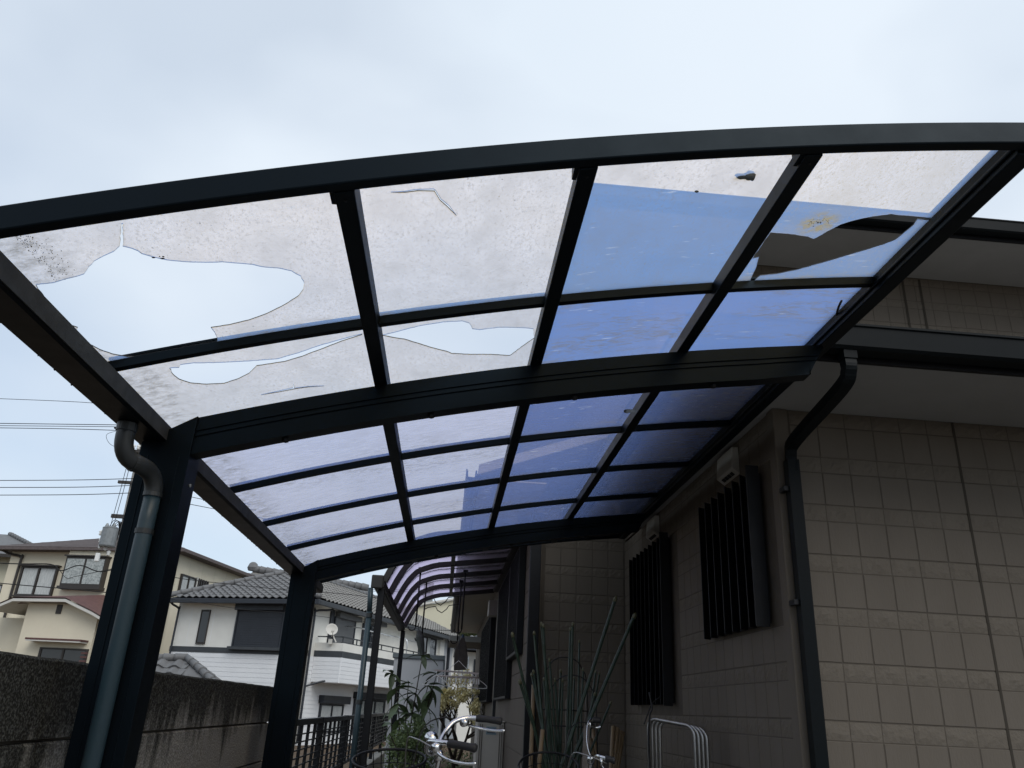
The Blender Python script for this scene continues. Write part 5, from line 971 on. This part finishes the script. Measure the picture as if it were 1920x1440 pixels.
# ---- old tiled house whose ridge shows above the white house
oh = thing('old_tiled_house', 'old house with heavy tiled ridge rising behind the grey hip roof', 'house', (-6.5, 40, 0))
MB().box(-10.5, -2.5, 38.5, 44, 0, 5.4).build('wall', 'cream_far', oh)
m = MB(); m.add([(-11, 38, 5.4), (-2, 38, 5.0), (-4.2, 41, 6.55), (-10.0, 41, 7.15), (-2, 44.5, 5.0), (-11, 44.5, 5.4)], [(0, 1, 2, 3), (1, 4, 2), (4, 5, 3, 2), (5, 0, 3), (0, 5, 4, 1)]); ro = m.build('roof', 'tile_pale', oh)
ridge(ro, (-10.0, 41, 7.30), (-4.2, 41, 6.70), 18, .17); m = MB(); m.lathe((-10.05, 41, 7.2), [(.22, 0), (.28, .15), (.20, .34), (.10, .42)], 10); m.build('ridge_ornament', 'tile_grey', ro); m = MB(); m.lathe((-6.3, 41, 7.0), [(.05, 0), (.12, .05), (.14, .14), (.04, .2)], 8); m.build('ridge_ornament', 'tile_grey', ro)
for j in range(7): m = MB(); f_ = j/7; m.tube([(-11+f_*1.0, 38+f_*3, 5.45+f_*1.75), (-2-f_*2.2, 38+f_*3, 5.05+f_*1.55)], .07, 6); m.build('tile_course', 'tile_grey', ro)
# ---- small tiled gate roof behind the boundary wall
gr = thing('gate_roof', 'small grey tiled gate roof just above the concrete wall', 'gate', (-4.0, 13.6, 0))
ap_ = (-4.0, 13.2, 1.76); cs = [(-5.4, 12.5, 1.28), (-3.28, 12.5, 1.36), (-3.60, 13.9, 1.40), (-5.2, 13.9, 1.30)]
m = MB(); m.add(cs+[(-4.7, 13.2, 1.70), ap_], [(0, 1, 5, 4), (1, 2, 5), (2, 3, 4, 5), (3, 0, 4), (0, 3, 2, 1)]); rg = m.build('roof', 'tile_grey', gr)
tiled_slope(rg, (-5.4, 12.47, 1.30), (1, 0), (0, 1), 2.1, 4, .25, .2, math.atan2(.44, .7), lambda d: (d*1.0, 2.12-d*1.02), 'tile_grey', lambda x, j: True)
tiled_slope(rg, (-3.27, 12.52, 1.38), (-.223, .975), (-.975, -.223), 1.4, 3, .23, .21, math.radians(30), lambda d: (d*1.1, 1.42-d*1.1), 'tile_grey', lambda x, j: True)
ridge(rg, (-4.7, 13.2, 1.75), (-4.0, 13.2, 1.80), 4, .055); ridge(rg, (-3.28, 12.5, 1.41), (-4.0, 13.2, 1.80), 6, .05); ridge(rg, (-5.4, 12.5, 1.34), (-4.7, 13.2, 1.75), 6, .05); ridge(rg, (-3.60, 13.9, 1.45), (-4.0, 13.2, 1.80), 4, .05)
m = MB(); m.bar((-3.25, 12.47, 1.34), (-3.57, 13.92, 1.375), .04, .07); m.build('gutter', 'shutter', gr)
for x in (-5.0, -3.5): MB().box(x-.08, x+.08, 12.9, 13.6, 0, 1.29).build('post', 'grey_render', gr)
# ---- small house closing the view at the end of the path
eh = thing('end_house', 'house with grey tiled roof and sliding windows at the end of the path', 'house', (2.2, 32, 0))
MB().box(.55, 6, 31, 37, 0, 3.25).build('wall', 'white_wall', eh); fe = facade(eh, (.55, 31), (1, 0), (0, -1))
window(fe, (.05, .30, 1.6, 3.05), 'curtain_lace', 'aluminium', .08, mull=0); window(fe, (.48, 1.1, 1.5, 3.0), 'glass_dark', 'shutter', .06, mull=1)
m = MB(); m.add([(.3, 30.4, 3.40), (6.4, 30.4, 3.40), (6.4, 34, 4.9), (2.6, 34, 4.9), (.3, 37.5, 3.4), (6.4, 37.5, 3.4)], [(0, 1, 2, 3), (0, 3, 4), (4, 3, 2, 5), (0, 4, 5, 1)]); re_ = m.build('roof', 'dark_band', eh)
tiled_slope(re_, (.3, 30.37, 3.44), (1, 0), (0, 1), 2.4, 8, .27, .26, math.atan2(1.5, 3.6), lambda d: (d*.65, 2.4), 'tile_grey', lambda x, j: True)
MB().box(.25, 6.4, 30.28, 30.39, 3.27, 3.42).build('gutter', 'shutter', eh, bevel=.02)
# ---- cream block far behind
fb_ = thing('cream_block', 'plain cream gable wall of a distant building behind the white house', 'building', (-.2, 58, 0))
m = MB(); pts = [(-4.2, 0), (3.4, 0), (3.4, 8.9), (-4.2, 7.2)]; m.add([(a_, y, b2) for y in (56, 62) for a_, b2 in pts], [(0, 1, 2, 3), (7, 6, 5, 4)]+[(j, 4+j, 4+(j+1) % 4, (j+1) % 4) for j in range(4)]); m.build('wall', 'cream_far', fb_)
m = MB(); m.bar((-4.3, 55.9, 7.27), (3.5, 55.9, 8.98), .3, .12); m.build('coping', 'white_paint', fb_); MB().lathe((-1.6, 55.98, 6.6), [(.16, 0), (.2, .06), (.16, .1)], 12, axis=(0, -1, 0)).build('wall_vent', 'galvanised', fb_)
MB().box(-2.0, -1.3, 58, 59, 7.8, 9.6).build('roof_tank', 'galvanised', fb_)
# ---- trees
def tree(lab, base, h, blobs, n, size, seed, mt):
    t = thing('evergreen_tree', lab, 'tree', base); rr = random.Random(seed); m = MB(); b = Vector(base)
    m.tube(bez(b, b+Vector((.1, 0, h*.4)), b+Vector((.2, .1, h*.8)), 6), [h*.03*(1-.1*i) for i in range(7)], 8)
    for q in blobs: m.tube(bez(b+Vector((.05, 0, h*.35)), b+Vector((0, 0, h*.5)), Vector(q[:3]), 5), [h*.012, h*.010, h*.008, h*.006, h*.005, h*.003], 6)
    m.build('trunk', 'bark', t, smooth=True); foliage('crown', mt, t, blobs, n, size, seed); return t
tree('bushy evergreen tree rising behind the end house', (1.5, 40, 0), 5.5, [(1.35, 40, 5.0, 2, .95, .9, .8), (.85, 39.6, 4.5, 1.4, .6, .6, .6), (1.9, 40.2, 4.4, 1.6, .9, .8, .7), (1.2, 39.6, 3.9, 1.2, .8, .7, .6), (2.4, 40, 5.4, 1.2, .8, .8, .7), (.7, 39.8, 3.9, .8, .45, .45, .5)], 9000, .075, 21, 'leaf_tree')
# ------------------------------------------------------------------ utility pole, transformer, wires
up = thing('utility_pole', 'concrete utility pole with crossarms half hidden by the carport post', 'utility pole', (-8.05, 20.05, 0))
m = MB(); m.tube([(-8.05, 20.15, 0), (-8.27, 20.15, 8.05)], [.17, .11], 14); m.build('pole', 'pole_concrete', up, smooth=True)
m = MB(); m.box(-8.56, -7.6, 20.0, 20.08, 5.24, 5.33); m.box(-8.75, -7.8, 20.0, 20.06, 7.50, 7.57); m.box(-8.6, -7.7, 20.0, 20.08, 6.12, 6.19); m.box(-8.6, -7.7, 20.0, 20.08, 6.95, 7.02); m.build('crossarm', 'frame_brown', up)
for x, z in ((-8.52, 7.02), (-8.42, 7.02), (-8.30, 7.02), (-8.70, 4.78), (-8.66, 4.60), (-8.64, 4.45), (-8.50, 4.42), (-8.40, 4.30)):
    m = MB(); m.lathe((x, 20.0, z), [(.018, 0), (.045, .03), (.025, .06), (.05, .09), (.02, .13)], 9); m.build('insulator', 'porcelain', up, smooth=True)
m = MB(); m.lathe((-8.46, 19.95, 4.50), [(.17, 0), (.185, .03), (.185, .44), (.19, .46), (.14, .50)], 16); m.lathe((-8.55, 19.9, 4.97), [(.03, 0), (.045, .04), (.02, .10)], 8); m.lathe((-8.38, 19.9, 4.97), [(.03, 0), (.045, .04), (.02, .10)], 8)
o = m.build('transformer', 'galvanised', smooth=False); tag(o, 'grey drum transformer hung on the utility pole left of the post', 'transformer')
m = MB(); m.box(-8.66, -8.56, 19.9, 19.98, 4.14, 4.34); m.build('fuse_box', 'porcelain', up, bevel=.015)
m = MB()
for i in range(5): m.tube(smooth_path([(-8.5+.05*i, 19.9, 4.95+.02*i), (-8.42+.04*i, 19.9, 5.15-.03*i), (-8.32+.02*i, 19.95, 5.12), (-8.28, 20, 4.9-.05*i)], 5), .008, 5)
m.build('jumper_wires', 'cable', up)
for lab, pts, r in [["highest thin power line in the sky left of the carport gutter", [[-12.85, 20.0, 8.109], [-9.637, 20.0, 8.198], [-8.644, 20.0, 8.036]], 0.012], ["upper of the pair of close power lines at mid height left of the carport post", [[-12.64, 20.0, 7.42], [-9.228, 20.0, 7.63], [-8.507, 20.0, 7.673]], 0.016], ["lower of the pair of close power lines at mid height left of the carport post", [[-12.621, 20.0, 7.356], [-9.215, 20.0, 7.578], [-8.495, 20.0, 7.62]], 0.013], ["power line with a black splice hanging below the close pair of lines", [[-12.604, 20.0, 7.3], [-10.256, 20.0, 7.441], [-8.9, 20.0, 7.499], [-8.473, 20.0, 7.524]], 0.015], ["top one of the three level power lines beside the carport post", [[-12.188, 20.0, 5.929], [-9.651, 20.0, 6.12], [-8.175, 20.0, 6.264]], 0.015], ["middle one of the three level power lines beside the carport post", [[-12.135, 20.0, 5.756], [-9.605, 20.0, 5.937], [-8.134, 20.0, 6.086]], 0.015], ["bottom one of the three level power lines beside the carport post", [[-12.077, 20.0, 5.563], [-9.557, 20.0, 5.748], [-8.091, 20.0, 5.896]], 0.015], ["top power line crossing the gap between carport post and gutter", [[-8.175, 20.0, 6.264], [-7.41, 22.0, 6.523], [-6.794, 26.0, 7.147]], 0.015], ["middle power line crossing the gap between carport post and gutter", [[-8.134, 20.0, 6.086], [-7.374, 22.0, 6.343], [-6.59, 26.0, 6.964]], 0.015], ["bottom power line crossing the gap between carport post and gutter", [[-8.091, 20.0, 5.896], [-7.332, 22.0, 6.134], [-6.201, 26.0, 6.706]], 0.015], ["left strand of the steep service wires dropping to the transformer", [[-8.467, 20.0, 7.081], [-8.484, 20.0, 5.951], [-8.514, 20.0, 4.869]], 0.012], ["right strand of the steep service wires dropping to the transformer", [[-8.401, 20.0, 7.086], [-8.407, 20.0, 5.957], [-8.445, 20.0, 4.847]], 0.012], ["thick black telephone cable across the upper windows of the cream house", [[-11.592, 20.0, 3.965], [-10.481, 20.0, 3.982], [-9.68, 20.0, 4.017], [-9.394, 20.0, 3.882], [-8.994, 20.0, 4.033], [-8.462, 20.0, 3.913], [-7.881, 20.0, 4.127]], 0.022], ["thin telephone wire sagging below the upper window of the cream house", [[-9.469, 20.0, 3.928], [-9.226, 20.0, 3.715], [-8.993, 20.0, 3.779], [-7.875, 20.0, 4.101]], 0.011], ["lower black cable pair across the left window of the cream house", [[-11.46, 20.0, 3.533], [-10.22, 20.0, 3.494], [-8.85, 20.0, 3.461], [-7.717, 20.0, 3.415]], 0.018], ["slack loop of jumper wire hanging at the carport gutter", [[-8.9, 20.0, 7.499], [-9.164, 20.0, 7.362], [-9.027, 20.0, 7.126], [-8.753, 20.0, 7.045], [-8.483, 20.0, 7.152]], 0.009], ["cable running over the grey tiled roof of the white house", [[-7.744, 20.0, 4.084], [-7.353, 22.0, 4.141], [-6.205, 23.0, 4.184], [-4.614, 24.0, 4.237], [-3.284, 24.5, 4.288], [-2.04, 25.0, 4.266]], 0.016], ["thin wire along the white wall above the dark roller shutter", [[-7.657, 22.0, 3.61], [-7.126, 24.0, 3.73], [-6.138, 25.0, 3.719], [-4.76, 25.3, 3.719], [-3.72, 26.0, 3.723]], 0.012], ["upper of the two distant power lines above the ridge of the white house", [[-11.175, 60.0, 8.892], [-8.081, 60.0, 8.995], [-4.97, 60.0, 9.157], [-1.832, 60.0, 9.32]], 0.03], ["lower of the two distant power lines above the ridge of the white house", [[-11.158, 60.0, 8.778], [-8.066, 60.0, 8.881], [-4.957, 60.0, 9.042], [-1.819, 60.0, 9.166]], 0.03], ["messenger cable in front of the grey roof behind the drying rods", [[-3.251, 25.0, 3.584], [-1.96, 25.0, 3.53], [-0.66, 25.0, 3.445], [0.311, 25.0, 3.467], [0.957, 25.0, 3.564]], 0.014]]:
    m = MB(); m.tube(smooth_path(pts, 6), r*.62, 5); o = m.build('overhead_wire', 'cable', smooth=True); tag(o, lab, 'wire', 'overhead wires')
m = MB(); m.lathe((-8.93, 20, 7.565), [(.02, -.09), (.035, -.07), (.035, .07), (.02, .09)], 8, axis=(1, 0, 0)); tag(m.build('wire_splice', 'cable'), 'black splice sleeve on a power line by the gutter outlet', 'splice')
